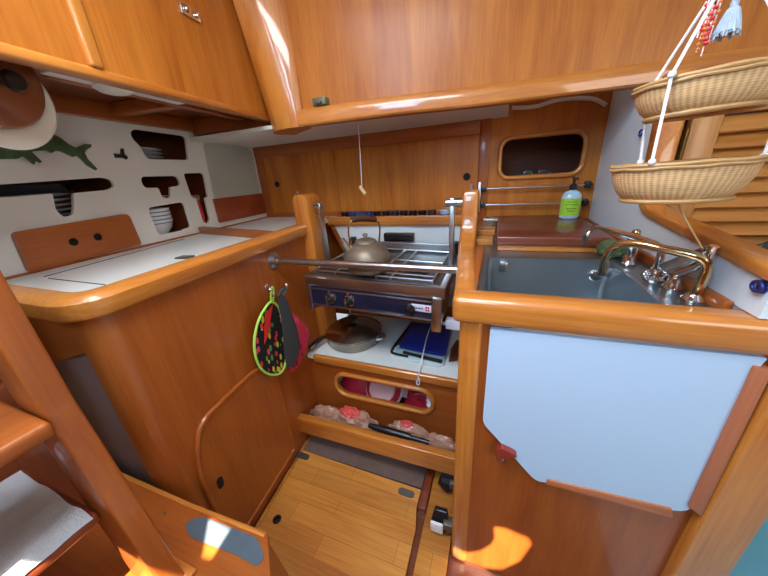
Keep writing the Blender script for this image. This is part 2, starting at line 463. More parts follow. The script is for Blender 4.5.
# oval frame is joinery trim
t1 = B(); t1.tube([(u, 1.6, v) for u, v in rrect(-.004, .339, 1.151, 1.326, .049, 8)], .011, 10, smooth=False, closed=True)
struct(t1.build('trim_1', W['trim_x']))
t2 = B(); t2.box(-1.46, -.1, 1.578, 1.604, 1.352, 1.43, .003)
struct(t2.build('trim_2', W['mah_x']))
t3 = B(); t3.box(-.1, -.052, 1.585, 1.604, .95, 1.47, .003); struct(t3.build('trim_3', W['mah_z']))
t4 = B(); t4.box(-1.46, -1.40, 1.58, 1.604, .97, 1.40, .003); struct(t4.build('trim_4', W['mah_z']))
t5 = B(); t5.box(-1.46, -.1, 1.585, 1.604, .96, 1.012, .003); struct(t5.build('trim_5', W['mah_x']))
# sliding doors of the back locker
sd = thing('sliding_locker_doors', 'row of sliding teak locker doors behind the stove with round finger holes', 'locker doors', (-.75, 1.6, 1.0))
for k, (x0, x1, yy, hx) in enumerate(((-1.40, -.895, 1.590, -1.327), (-.893, -.452, 1.594, None), (-.450, -.1, 1.591, -.153))):
    z = 1.19 if k == 0 else 1.168
    b = B(); b.plate([(x0, 1.01), (x1, 1.01), (x1, 1.355), (x0, 1.355)], [circle(hx, z, .014)] if hx else [], lambda u, v: (u, yy, v), (0, .008, 0))
    d = b.build('door', W['teak_z'], sd)
    if hx:
        b = B(); M = Mx.Translation((hx, yy, z)) @ Mx.Rotation(PI/2, 4, 'X')
        b.lathe([(.0135, -.001), (.018, .0), (.018, .002), (.014, .0025), (.0135, -.006), (0, -.006)], M, 20)
        b.build('finger_pull', HOLE_SHADE, d, label='black finger pull')
# locker cavity behind the oval
b = B()
b.box(-.08, .4, 1.93, 1.94, 1.05, 1.42); b.box(-.08, .4, 1.62, 1.94, 1.125, 1.135); b.box(-.08, .4, 1.62, 1.94, 1.41, 1.42)
b.box(-.09, -.08, 1.62, 1.94, 1.05, 1.42); b.box(.40, .41, 1.62, 1.94, 1.05, 1.42)
struct(b.build('trim_6', W['dark_x']))
b = thing('sunglasses', 'black sunglasses lying in the oval locker opening', 'sunglasses', (.13, 1.66, 1.10))
q = B()
q.pillow(rrect(.10, .155, 1.138, 1.182, .02), lambda u, v: (u, 1.635, v), (0, 1, 0), .004); q.build('lens', BLACK, b)
q = B(); q.pillow(rrect(.165, .22, 1.138, 1.182, .02), lambda u, v: (u, 1.635, v), (0, 1, 0), .004); q.build('lens', BLACK, b)
q = B(); q.tube([(.15, 1.635, 1.166), (.16, 1.632, 1.172), (.17, 1.635, 1.166)], .003); q.tube([(.10, 1.635, 1.166), (.095, 1.68, 1.155), (.13, 1.75, 1.14)], .003); q.tube([(.22, 1.635, 1.166), (.225, 1.68, 1.155), (.19, 1.75, 1.14)], .003); q.build('frame', BLACK, b)

# right bulkhead (white) with large opening
wr = B()
zo = lambda y: 1.012+.076*(y-.58)
wl = [(1.62, .90), (1.62, 1.52), (1.32, 1.52), (1.32, 1.405), (1.115, 1.405)]+[q for q in rpoly([(1.115, 1.405), (1.08, zo(1.09)+.012), (.585, zo(.595)+.012)], [0, .06, 0], 8)[1:]]+[(.585, .9515), (.645, .9515), (.645, .90)]
wr.plate(wl, [], lambda u, v: (.402, u, v), (.018, 0, 0))
struct(wr.build('wall_right', WHITEW_SKYTINT))
b = B()
outer = rpoly([(1.143, 1.405), (1.11, zo(1.11)), (.55, zo(.55))], [0, .085, 0], 8)
inner = rpoly([(1.088, 1.405), (1.060, zo(1.06)+.024), (.55, zo(.55)+.022)], [0, .05, 0], 8)
b.plate(outer+inner[::-1], [], lambda u, v: (.391, u, v), (.05, 0, 0))
bmesh.ops.bevel(b.bm, geom=[e for e in b.bm.edges if len(e.link_faces) == 2 and e.calc_face_angle(0) > 1.2], offset=.006, segments=3, profile=.5, affect='EDGES')
struct(b.build('trim_7', W['trim_y']))
b = B(); b.box(.388, .402, .637, 1.6, .93, .957, .004, 3)
struct(b.build('trim_8', W['mah_y']))

# passage beyond the galley (right): louvred door, white sole with blue light in its colour
b = B(); b.box(1.45, 1.47, -.9, 1.14, -.02, .8); struct(b.build('wall_passage', BLUELIT_WHITE))
b = B(); b.box(.42, 1.5, -.9, 1.14, .0, .02); struct(b.build('trim_9', BLUELIT_WHITE))
ld = thing('louvred_door', 'pale louvred locker door seen through the opening behind the wicker baskets', 'door', (.8, 1.2, .85))
b = B(); b.box(.424, .487, 1.185, 1.215, .86, 1.398, .003); b.build('stile', W['louverz'], ld); b = B(); b.box(.501, .567, 1.18, 1.21, .86, 1.398, .003); b.build('stile', W['louverz'], ld); b = B(); b.box(1.30, 1.37, 1.18, 1.21, .86, 1.398, .003); b.build('stile', W['louverz'], ld)
b = B(); b.box(.567, 1.30, 1.18, 1.21, 1.30, 1.398, .003); b.build('rail', W['louver'], ld); b = B(); b.box(.567, 1.30, 1.18, 1.21, .86, .925, .003); b.build('rail', W['louver'], ld)
for k in range(9):
    z = .945+k*.041
    b = B(); b.prism([(.565, 1.176, z-.018), (.565, 1.182, z-.022), (.565, 1.212, z+.018), (.565, 1.206, z+.022)], (.737, 0, 0)); b.build('slat', W['louver'], ld)
b = B(); b.box(.425, 1.45, 1.225, 1.235, .80, 1.398); b.build('backing', W['dark_z'], ld)
b = B(); b.cyl((.494, 1.178, 1.15), (.494, 1.178, 1.27), .0042, 10); b.box(.4885, .4995, 1.181, 1.184, 1.15, 1.27); b.build('hinge', plain('dark_brass', srgb(120, 92, 48), .35, .9), ld)
b = B(); b.cyl((.452, 1.187, 1.19), (.452, 1.183, 1.19), .009, 16); b.build('finger_hole', HOLE_SHADE, ld)
b = B(); b.blob((.80, 1.08, .93), .13, .08, .05, .15, 30, 3, .89)
tag(b.build('cushion', FABRIC), 'grey patterned cushion lying below the louvred door', 'cushion')
b = B(); b.box(.43, 1.4, .62, 1.16, .86, .885, .004); tag(b.build('settee_shelf', W['louver']), 'pale wood shelf beyond the right bulkhead opening', 'shelf')

# ceiling (deck) above, with added holes shaped to cast the sun patches
H1 = [(.588,-.455),(.612,-.449),(.678,-.454),(.697,-.468),(.706,-.529),(.684,-.574),(.641,-.591),(.563,-.594),(.531,-.578),(.52,-.557),(.57,-.563),(.602,-.537),(.613,-.507),(.61,-.485)]
H2 = [(-0.138, -0.646), (-0.069, -0.647), (-0.062, -0.705), (-0.084, -0.708)]
H3 = [(-.275, -.76), (-.24, -.712), (-.13, -.712), (-.08, -.745), (-.14, -.82), (-.22, -.82)]
b = B(); b.plate([(-2.4, -2.1), (2.2, -2.1), (2.2, 2.0), (-2.4, 2.0)], [H1, H2, H3], lambda u, v: (u, v, 1.95), (0, 0, .004))
struct(b.build('ceiling', SOFF))

# the rest of the cabin, behind and beside the viewer
b = B(); b.box(-2.4, 2.2, -1.74, -1.70, -.06, 1.95); struct(b.build('wall_front', W['teak_z']))
b = B(); b.box(-2.4, -2.36, -1.7, 2.0, -.06, 1.95); struct(b.build('wall_left', W['teak_z']))
b = B(); b.box(2.16, 2.2, -1.7, 2.0, -.06, 1.95); struct(b.build('wall_saloon', WHITEW_SKYTINT))
# soffit under the side deck
b = B(); b.prism([(-1.405, 1.13, 1.412), (-.76, 1.13, 1.412), (-.364, 1.165, 1.412), (-.08, 1.22, 1.412), (.012, 1.228, 1.412), (.018, 1.604, 1.412), (-1.455, 1.604, 1.412)], (0, 0, .015))
struct(b.build('trim_10', SOFF))
# coachroof side: beam and panel
BX = [(-.76, 1.10), (-.384+.02, 1.14), (-.08, 1.195), (.27, 1.225), (.80, 1.27)]
b = B()
loop = []
prof = [(0, 1.402), (-.006, 1.408), (-.008, 1.43), (-.006, 1.452), (.0, 1.46), (.03, 1.462), (.05, 1.458), (.05, 1.404)]
t = bmesh.new(); rings = []
for x, y in BX: rings.append([t.verts.new((x, y+dy, z)) for dy, z in prof])
for a, c in zip(rings, rings[1:]):
    for k in range(len(prof)): t.faces.new((a[k], a[(k+1) % 8], c[(k+1) % 8], c[k]))
t.faces.new(rings[0]); t.faces.new(rings[-1][::-1]); bmesh.ops.recalc_face_normals(t, faces=t.faces); b._merge(t)
struct(b.build('trim_11', W['trim_x']))
b = B()
t = bmesh.new(); rings = []
for x, y in BX: rings.append([t.verts.new((x, y+.02, 1.45)), t.verts.new((x, y+.0, 1.96)), t.verts.new((x, y+.03, 1.96)), t.verts.new((x, y+.045, 1.45))])
for a, c in zip(rings, rings[1:]):
    for k in range(4): t.faces.new((a[k], a[(k+1) % 4], c[(k+1) % 4], c[k]))
t.faces.new(rings[0]); t.faces.new(rings[-1][::-1]); bmesh.ops.recalc_face_normals(t, faces=t.faces); b._merge(t)
struct(b.build('wall_upper', W['teak_z']))
cc = thing('locker_catch', 'small grey green metal catch above the beam beside the corner post', 'catch', (-.66, 1.13, 1.46))
b = B(); b.box(-.684, -.628, 1.10, 1.135, 1.462, 1.488, .003); b.build('body', GREENP, cc)
b = B(); b.box(-.668, -.642, 1.088, 1.104, 1.464, 1.474, .003); b.build('tongue', LEAD, cc)
wc = B(); wc.tube([(.03, 1.597, 1.445), (.12, 1.597, 1.438), (.22, 1.597, 1.452), (.33, 1.597, 1.440), (.385, 1.597, 1.41)], .008, 8)
tag(wc.build('cable', SOFF), 'white cable run under the beam above the oval locker opening', 'cable')

# =================================================================== UPPER LEFT LOCKER
ul = thing('overhead_locker', 'long teak overhead locker with vertical strip and chrome bolt at upper left', 'locker', F(-.3, -.2, 1.45))
b = B(FM); b.box(-1.25, .43, -.13, -.10, 1.455, 1.96); b.build('face_panel', W['teak_z'], ul)
b = B(FM); b.box(-1.25, .425, -.13, -.090, 1.445, 1.467, .006, 3); b.build('bottom_trim', W['trim_y'], ul)
b = B(FM); b.box(-.275, -.248, -.102, -.084, 1.466, 1.96, .006, 3); b.build('dividing_strip', W['trim_z'], ul)
b = B(FM); b.box(-.28, .50, -.58, -.13, 1.505, 1.52); b.build('underside', W['dark_y'], ul)
b = B(FM); b.box(-.30, .05, -.215, -.13, 1.462, 1.47, .002); b.build('white_lip', SOFF, ul, label='white underside strip')
b = B(FM); b.box(-.28, .47, -.245, -.215, 1.462, 1.505, .003); b.box(-1.0, .47, -.565, -.535, 1.452, 1.505, .003)
b.box(.06, .10, -.535, -.245, 1.465, 1.505, .003); b.box(.42, .56, -.56, -.10, 1.437, 1.505, .003); b.build('bearer', W['mah_y'], ul)
bo = B(FM)
bo.box(.036, .104, -.1, -.093, 1.678, 1.706, .006); bb = bo.build('bolt', CHROME, ul)
bo = B(FM); bo.cyl((.050, -.094, 1.692), (.050, -.082, 1.692), .009, 14, .002); bo.build('bolt_knob', CHROME, bb)
bo = B(FM); bo.cyl((.090, -.094, 1.692), (.090, -.086, 1.692), .007, 14, .002); bo.build('bolt_screw', CHROME, bb)
# bulging corner post (cove)
b = B()
def sect(z, sh):
    return [(-.945, 1.20+sh), (-.94, 1.165+sh), (-.905, 1.125+sh), (-.86, 1.10+sh*.7), (-.80, 1.092+sh*.4), (-.755, 1.098), (-.742, 1.112), (-.742, 1.16), (-.90, 1.26)]
t = bmesh.new(); rings = []
for k in range(9):
    u = k/8; z = 1.40+.56*u; rings.append([t.verts.new((x, y, z)) for x, y in sect(z, -.13*u)])
n = len(rings[0])
for a, c in zip(rings, rings[1:]):
    for k in range(n): t.faces.new((a[k], a[(k+1) % n], c[(k+1) % n], c[k]))
t.faces.new(rings[0]); t.faces.new(rings[-1][::-1]); bmesh.ops.recalc_face_normals(t, faces=t.faces); b._merge(t)
b.build('corner_post', W['trim_z'], ul)
cl = thing('ceiling_lamp', 'round white lamp under the overhead locker above the dish panel', 'lamp', F(-.17, -.19, 1.44))
M = FM @ Mx.Translation((-.17, -.18, 1.462)) @ Mx.Rotation(PI, 4, 'X')
b = B(); b.lathe([(0, 0), (.044, 0), (.045, .005), (.041, .008)], M, 32); b.build('base', WHITE, cl)
b = B(); b.lathe([(.041, .007), (.035, .013), (.02, .017), (0, .018)], M, 32); b.build('lens', LAMPW, cl)

# =================================================================== DISH PANEL (left wall)
WO = -.57
dp = thing('dish_panel', 'white dish storage panel with shaped cutouts above the left counter', 'panel', F(.1, WO, .985))
holeA = rpoly([(.128, 1.423), (.15, 1.436), (.386, 1.433), (.361, 1.328), (.16, 1.325), (.15, 1.37), (.128, 1.40)], [.02, .02, .025, .015, .02, .01, .012], 4)
slotL = rpoly([(-.62, 1.228), (-.03, 1.258), (-.002, 1.25), (.0, 1.225), (-.03, 1.214), (-.135, 1.210), (-.152, 1.16), (-.165, 1.138), (-.19, 1.138), (-.20, 1.16), (-.19, 1.212), (-.62, 1.200)], [.012, .01, .015, .015, .01, .006, .01, .01, .01, .01, .006, .01], 4)
slotT = rpoly([(.106, 1.258), (.28, 1.258), (.28, 1.214), (.225, 1.212), (.208, 1.165), (.172, 1.165), (.168, 1.212), (.106, 1.214)], [.02, .02, .018, .008, .016, .016, .008, .018], 4)
holeB = rpoly([(.092, 1.135), (.27, 1.143), (.268, 1.022), (.225, 1.022), (.215, 1.016), (.10, 1.018)], [.02, .02, .02, .008, .008, .02], 4)
holeK = rpoly([(.312, 1.268), (.432, 1.270), (.418, 1.153), (.398, 1.150), (.392, 1.045), (.368, 1.022), (.344, 1.035), (.340, 1.153), (.318, 1.158)], [.015, .02, .018, .006, .014, .012, .012, .006, .012], 4)
fh = [circle(-.202, 1.056, .013), circle(-.130, 1.058, .013)]
b = B(FM)
b.plate([(-.75, .98), (.90, .98), (.90, 1.47), (-.75, 1.47)], [holeA, slotL, slotT, holeB, holeK]+fh, lambda u, v: (u, WO, v), (0, -.012, 0))
b.build('face', WHITE, dp)
b = B(FM)
b.box(-.8, .47, -.87, -.86, .96, 1.5); b.box(-.8, .47, -.86, -.583, .96, .972); b.box(-.8, .47, -.86, -.583, 1.49, 1.5)
for a in (.03, .455): b.box(a, a+.008, -.86, -.584, .97, 1.49)
b.box(.295, .303, -.86, -.584, .97, 1.305)
b.box(-.8, -.79, -.86, -.584, .97, 1.49)
b.box(-.79, .03, -.86, -.584, 1.122, 1.13); b.box(.04, .295, -.86, -.584, 1.0, 1.008); b.box(.04, .295, -.86, -.584, 1.150, 1.158); b.box(.04, .455, -.86, -.584, 1.305, 1.313); b.box(.303, .455, -.86, -.584, 1.0, 1.008)
b.build('shelf_compartments', W['dark_y'], dp, label='dark wooden compartments behind the cutouts')
b = B(FM)
b.plate(rpoly([(-.327, 1.112), (.0, 1.124), (.006, 1.0), (-.335, .992)], [.015, .02, .008, .008], 4), [circle(-.202, 1.056, .013), circle(-.130, 1.058, .013)], lambda u, v: (u, -.551, v), (0, -.018, 0))
lb = b.build('lift_out_board', W['mah_y'], dp, label='brown board with two round finger holes')
for q in ((-.202, 1.056), (-.130, 1.058)):
    b = B(); b.lathe([(.0128, .0), (.0122, -.001), (.0122, -.017), (0, -.017)], FM @ Mx.Translation((q[0], -.551, q[1])) @ Mx.Rotation(-PI/2, 4, 'X'), 24); b.build('finger_hole', HOLE_SHADE, lb)
b = B(FM); b.plate(rpoly([(.47, 1.405), (.66, 1.418), (.80, 1.408), (.826, 1.385), (.826, 1.143), (.448, 1.139)], [.015, .1, .03, .02, .004, .004], 5), [], lambda u, v: (u, -.562, v), (0, -.006, 0))
b.build('mirror', MIRR, dp, label='grey frosted mirror with curved top')
b = B(FM); b.box(.437, .838, -.569, -.554, 1.016, 1.141, .004); b.build('lower_board', W['red_x'], dp, label='red brown board below the mirror')
b = B(FM); b.box(-.75, .90, -.57, -.56, .984, .992, .002); b.build('bottom_bead', W['mah_y'], dp)

def plate_prof(r, h): return [(0, 0), (r*.55, 0), (r*.62, .003), (r*.96, h), (r, h+.002), (r*.97, h+.004), (r*.62, .007), (r*.5, .004), (0, .004)]
def make_stack(n, a, o, z, dz, prof, mat, name, cat, labels, group, line=None):
    r0 = None
    for k in range(n):
        P = F(a, o, z+k*dz)
        if r0 is None:
            r0 = thing(name, labels[k], cat, P, group)
            b = B(); b.lathe(prof, Mx.Translation(P), 36); b.build('dish', mat, r0)
            if line:
                b = B(); b.lathe([(line[0], line[1]), (line[0]+.0008, line[1]+.0015), (line[2], line[3])], Mx.Translation(P), 36); b.build('blue_band', BLUELINE, r0)
        else: clone(r0, P, labels[k])
words = ['lowest', 'second from the bottom', 'third from the bottom', 'fourth from the bottom', 'fifth from the bottom', 'topmost']
make_stack(4, .205, -.715, 1.3135, .0155, plate_prof(.122, .011), PLATE, 'plate', 'plate', ['white plate in the upper right cutout, %s of its stack' % w for w in (words[0], words[1], words[2], words[5])], 'plates in the upper cutout')
make_stack(5, -.21, -.725, 1.1305, .0165, plate_prof(.138, .012), PLATE, 'dinner_plate', 'plate', ['large plate behind the long slot, %s of its stack' % w for w in (words[0], words[1], words[2], words[3], words[5])], 'dinner plates behind the long slot')
b = B(FM); b.lathe([(0, 0), (.10, 0), (.105, .003), (.122, .026), (.126, .028), (.12, .03), (.10, .006), (0, .006)], Mx.Translation((-.23, -.72, 1.2145)), 40, 1.55, .98)
tag(b.build('serving_tray', plain('dark_tray', srgb(34, 36, 44), .2, coat=.4)), 'dark oval tray on top of the plates behind the long slot', 'tray')
make_stack(2, .195, -.655, 1.1585, .008, plate_prof(.062, .007), CREAM, 'saucer', 'saucer', ['small cream saucer in the T-shaped cutout, bottom one', 'small cream saucer in the T-shaped cutout, top one'], 'saucers in the T-shaped cutout')
bp = [(0, 0), (.040, 0), (.042, .004), (.062, .028), (.074, .062), (.0755, .066), (.072, .066), (.06, .03), (.036, .008), (0, .007)]
make_stack(4, .170, -.664, 1.0085, .0165, bp, BOWL, 'bowl', 'bowl', ['white bowl in the lower square cutout, %s of its stack' % w for w in (words[0], words[1], words[2], words[5])], 'bowls in the lower cutout', line=(.0700, .0500, .0722, .0540))
sp = thing('cleaver', 'kitchen tool with red handle standing in the cleaver-shaped cutout', 'kitchen tool', F(.36, -.60, 1.008))
b = B(FM); b.tube([(.366, -.605, 1.009), (.368, -.602, 1.06), (.368, -.60, 1.135)], [.019, .020, .016], 14, flat=.8); b.build('handle', RED, sp, label='red handle')
b = B(FM); b.box(.326, .388, -.606, -.592, 1.133, 1.168, .003); b.build('blade', STEEL, sp, label='steel collar')
fo = thing('fish_ornament', 'green bronze fish ornament on the white dish panel', 'ornament', F(-.15, -.55, 1.28))
fish = [(-.36,1.318),(-.36,1.33),(-.31,1.345),(-.28,1.352),(-.249,1.355),(-.217,1.360),(-.187,1.366),(-.159,1.374),(-.139,1.384),(-.126,1.388),(-.112,1.379),(-.1,1.364),(-.082,1.352),(-.064,1.360),(-.049,1.367),(-.032,1.366),(-.036,1.358),(-.055,1.348),(-.063,1.338),(-.061,1.319),(-.044,1.287),(-.048,1.282),(-.068,1.299),(-.079,1.32),(-.086,1.330),(-.098,1.324),(-.112,1.332),(-.125,1.340),(-.14,1.341),(-.15,1.334),(-.163,1.340),(-.182,1.338),(-.2,1.334),(-.187,1.308),(-.19,1.303),(-.2,1.310),(-.206,1.299),(-.222,1.322),(-.239,1.313),(-.26,1.312),(-.30,1.31)]
b = B(FM); b.plate(fish, [], lambda u, v: (u, -.556, v), (0, -.010, 0)); b.build('body', FISHM, fo)
b = B(FM); b.pillow([(-.34, 1.325), (-.27, 1.34), (-.2, 1.352), (-.14, 1.364), (-.1, 1.352), (-.14, 1.345), (-.2, 1.338), (-.27, 1.325)], lambda u, v: (u, -.556, v), NF, .008); b.build('belly', FISHM, fo)
b = B(FM); b.plate([(.036,1.341),(.059,1.338),(.068,1.36),(.076,1.36),(.071,1.341),(.081,1.331),(.074,1.321),(.061,1.327),(.037,1.326)], [], lambda u, v: (u, -.562, v), (0, -.007, 0))
tag(b.build('tail_hook', BLACK), 'small black fluke-shaped hook on the white dish panel', 'hook')

# brown round lid with knob hanging below the locker (far left)
hl = thing('hanging_lamp', 'cream bell with glossy brown round disc and black knob at the far left edge', 'lamp', (-1.02, .40, 1.30))
D = V((.95, .24, -.14)).normalized()
QD = D.to_track_quat('Z', 'Y').to_matrix().to_4x4()
LC = V((-1.035, .395, 1.410)); LU = (V((0, 0, 1))-D*D.z).normalized()
M = Mx.Translation(LC) @ QD
b = B(); b.lathe([(0, -.04), (.05, -.04), (.082, -.026), (.099, .0), (.103, .007), (.098, .010), (.090, .006), (0, .003)], M, 48); b.build('shade', CREAM, hl)
LS = D.cross(LU).normalized(); LS = LS if LS.y < 0 else -LS
M2 = Mx.Translation(LC+D*.013+LU*.034+LS*.016) @ QD
b = B(); b.lathe([(0, -.004), (.089, -.004), (.094, 0), (.094, .009), (.089, .013), (0, .015)], M2, 48); b.build('disc', LACQ, hl)
b = B(); b.lathe([(.010, .014), (.010, .026), (.017, .031), (.021, .040), (.017, .049), (0, .052)], Mx.Translation(-LS*.018) @ M2, 24); b.build('knob', BLACK, hl)
b = B(); b.tube([LC-D*.045+V((0, 0, .12)), LC-D*.035], .008); b.build('stem', W['dark_z'], hl)

# =================================================================== FRIDGE CABINET
fc = thing('fridge_cabinet', 'tall wooden fridge counter with white top along the left side', 'cabinet', F(0, -.2, 0))
# face with rounded near corner, extruded vertically: plan outline in (a,o)
plan = [(.33, 0), (-.47, 0)]+[(-.47-.045*math.sin(math.radians(t)), -.045+.045*math.cos(math.radians(t))) for t in range(10, 91, 10)]+[(-.515, -.07)]
plan += [(-.495, -.07), (-.49, -.05), (-.46, -.02), (.33, -.02)]
b = B(FM); b.prism([(p[0], p[1], 0) for p in plan], (0, 0, .975)); b.build('face_panel', W['mah_z'], fc)
b = B(); 
pa, pb = F(-.512, -.045, 0), F(-.47, -.56, 0)
def E_(u, z): q = pa.lerp(pb, u); return (q.x, q.y, z)
b.plate([(0, .885), (.5, .80), (1, .72), (1, .975), (0, .975)], [], E_, (0, .02, 0)); b.build('end_panel', W['mah_x'], fc)
b = B(); b.plate([(0, .0), (1, .0), (1, .74), (0, .905)], [], lambda u, z: V(E_(u, z))+V((0, .008, 0)), (0, .01, 0)); b.build('end_lining', GREYMAUVE, fc, label='grey lining of the near end')
b = B(FM); b.prism([(-.505, -.565, .970), (-.495, -.06, .970), (-.46, -.01, .970), (.355, -.01, .970), (.355, -.03, .970), (.80, -.03, .970), (.86, -.565, .970)], (0, 0, .015)); b.build('worktop', WHITE, fc, label='white laminate worktop')
# lid seam and catch
b = B(FM)
for pts in ([(-.36, -.42, .9855), (-.385, -.15, .9855)], [(-.35, -.46, .9855), (.17, -.52, .9855)]):
    b.tube(pts, .0014, 6, smooth=False)
b.build('lid_seam', DGREY, fc)
b = B(FM); b.box(-.15, -.115, -.20, -.15, .985, .990, .002); b.build('lid_catch', LEAD, fc)
# fiddle trim: along face and around the corner to the near end
b = B()
path = [F(.355, 0, 0), F(-.465, 0, 0)]+[F(-.473-.044*math.sin(math.radians(t)), -.044+.044*math.cos(math.radians(t)), 0) for t in (12, 30, 48, 66, 84)]+[F(-.517, -.07, 0), F(-.49, -.36, 0), F(-.475, -.565, 0)]
prof = [(.022, .968), (.026, .975), (.026, 1.004), (.018, 1.014), (.006, 1.018), (-.016, 1.018), (-.026, 1.010), (-.028, .985), (-.028, .968)]
t = bmesh.new(); rings = []
for i, q in enumerate(path):
    d = (path[min(i+1, len(path)-1)]-path[max(i-1, 0)]).normalized(); nrm = V((-d.y, d.x, 0))
    rings.append([t.verts.new(q+nrm*o+V((0, 0, z))) for o, z in prof])
for a, c in zip(rings, rings[1:]):
    for k in range(len(prof)): t.faces.new((a[k], a[(k+1) % len(prof)], c[(k+1) % len(prof)], c[k]))
t.faces.new(rings[0]); t.faces.new(rings[-1][::-1]); bmesh.ops.recalc_face_normals(t, faces=t.faces); b._merge(t)
b.build('fiddle_trim', W['trim_y'], fc)
b = B(); b.prism([(-1.40, 1.03, .985), (-1.39, 1.055, .985), (-.845, .945, .985), (-.83, .93, .985), (-.845, .915, .985)], (0, 0, .032), .004); b.build('cross_fiddle', W['mah_x'], fc)
# end post with rounded top
b = B()
pp = [(-.866, .975), (-.866, 1.115), (-.860, 1.135), (-.845, 1.145), (-.812, 1.145), (-.796, 1.135), (-.789, 1.115), (-.789, 1.06), (-.783, 1.0), (-.783, .406), (-.866, .406)]
b.prism([(x, 1.115, z) for x, z in pp], (0, .11, 0), .006); b.build('end_post', W['trim_z'], fc)
b = B(FM); b.cyl((.36, -.01, 1.145), (.36, -.01, 1.156), .006, 12, .002); b.build('post_screw', LEAD, fc)
# lower door
dr = rpoly([(-.055, .07), (-.055, .50), (-.145, .575), (-.418, .545), (-.445, .30), (-.44, .07)], [.02, .05, .03, .075, .03, .02], 6)
b = B(FM)
dpts = rpoly([(-.07, .06), (-.06, .48), (-.10, .545), (-.33, .60), (-.425, .53), (-.45, .06)], [.02, .05, .05, .06, .06, .02], 6)
dpts = rpoly([(-.06, .06), (-.06, .525), (-.16, .575), (-.405, .572), (-.45, .45), (-.45, .06)], [.02, .03, .04, .05, .06, .02], 6)
b.plate(dpts, [], lambda u, v: (u, .012, v), (0, -.012, 0))
dd = b.build('door', W['mah_z'], fc)
b = B(FM); b.tube([(p[0], .012, p[1]) for p in dpts], .007, 8, smooth=False, closed=True); b.build('door_bead', W['mah_y'], dd)
b = B(FM); b.plate(rrect(-.418, -.396, .310, .352, .0108), [], lambda u, v: (u, .0135, v), (0, -.0035, 0)); b.build('finger_slot', HOLE_SHADE, dd)
b = B(); b.cyl((-1.055, .262, .772), (-1.055, .285, .772), .013, 16, .003); b.ball((-1.055, .255, .772), .010); b.build('end_latch', LEAD, fc)
# dish towel mitts on a double hook
hk = thing('double_hook', 'small chrome double hook on the fridge cabinet side', 'hook', F(.02, .01, .80))
b = B(FM); b.cyl((.012, .0, .832), (.012, .006, .832), .012, 16, .002); b.build('base', CHROME, hk)
b = B(FM); b.tube([(.012, .006, .832), (.0, .03, .815), (-.02, .045, .808), (-.03, .048, .835)], .0042, 8); b.ball((-.03, .048, .838), .007); b.build('prong', CHROME, hk)
b = B(FM); b.tube([(.012, .006, .832), (.03, .03, .80), (.055, .045, .79), (.07, .048, .815)], .0042, 8); b.ball((.07, .048, .818), .007); b.build('prong', CHROME, hk)
po = thing('pot_holder', 'lime edged pot holder with chili print hanging on the hook', 'pot holder', F(-.05, .03, .48))
o1 = [(-.022,.785),(-.069,.775),(-.111,.749),(-.141,.712),(-.158,.672),(-.163,.626),(-.15,.572),(-.115,.523),(-.068,.492),(-.03,.50),(.0,.56),(.012,.65),(.012,.74)]
fm1 = lambda u, v: (u, .034, v)
b = B(FM); b.pillow(o1, fm1, NF, .014); b.build('cloth', CHILI, po)
b = B(FM); b.tube([(p[0], .036, p[1]) for p in o1], .0046, 8, closed=True, sub=3); b.build('piping', LIME, po, label='lime green piping')
b = B(FM); b.tube([(-.025, .036, .785), (-.03, .05, .83), (-.018, .052, .845), (-.008, .046, .825), (-.012, .036, .785)], .0034, 8); b.build('loop', LIME, po)
b = B(FM); b.pillow([(-.10, .72), (-.075, .765), (-.03, .78), (-.055, .74), (-.095, .68), (-.12, .66)], lambda u, v: (u, .046, v), NF, .005); b.build('patch', BEADS[0], po, label='red patch')
mi = thing('oven_mitt', 'grey and crimson oven mitt hanging beside the chili pot holder', 'oven mitt', F(.05, .06, .44))
g = [(-.015,.802),(.022,.788),(.035,.72),(.052,.64),(.055,.56),(.03,.51),(-.02,.492),(-.05,.51),(-.05,.56),(-.03,.66),(-.015,.75)]
b = B(FM); b.pillow(g, lambda u, v: (u, .066, v), NF, .016); b.build('cuff', MGREY, mi, label='dark grey side')
r = [(.03,.745),(.09,.67),(.150,.59),(.168,.54),(.12,.484),(.041,.448),(-.012,.456),(-.01,.52),(.02,.62)]
b = B(FM); b.pillow(r, lambda u, v: (u, .048, v), NF, .014); b.build('hand', MAGENTA, mi, label='crimson printed side')
b = B(FM); b.tube([(-.005, .06, .80), (.02, .056, .815), (.045, .058, .81), (.02, .06, .785)], .005, 8); b.build('loop', MGREY, mi)

# =================================================================== LADDER AND PLATFORM
ps = thing('step_platform', 'low varnished platform step with anti-slip pad at lower left', 'step', (-.9, .1, 0))
PZ = .47
pl = [(-1.35, .243), (-.656, .255), (-.427, .266), (-.31, .15), (-.30, -.6), (-1.35, -.6)]
b = B(); b.prism([(x, y, PZ-.024) for x, y in pl], (0, 0, .024), .003); b.build('top', W['mah_x'], ps)
b = B(); b.tube([(-1.35, .240, PZ-.004), (-.656, .252, PZ-.004), (-.431, .262, PZ-.004)], .0065, 8, smooth=False); b.build('edge_bead', W['trim_x'], ps)
b = B(); sk0 = [(-1.35, .238, PZ-.024), (-.427, .262, PZ-.024), (-.312, .15, PZ-.024), (-.305, -.6, PZ-.024)]; sk1 = [(-1.35, .236, -.02), (-.365, .29, -.02), (-.25, .16, -.02), (-.24, -.6, -.02)]
t = bmesh.new(); a = [t.verts.new(p) for p in sk0]; c = [t.verts.new(p) for p in sk1]; a2 = [t.verts.new(V(p)+V((-.02, -.02, 0))) for p in sk0]; c2 = [t.verts.new(V(p)+V((-.02, -.02, 0))) for p in sk1]
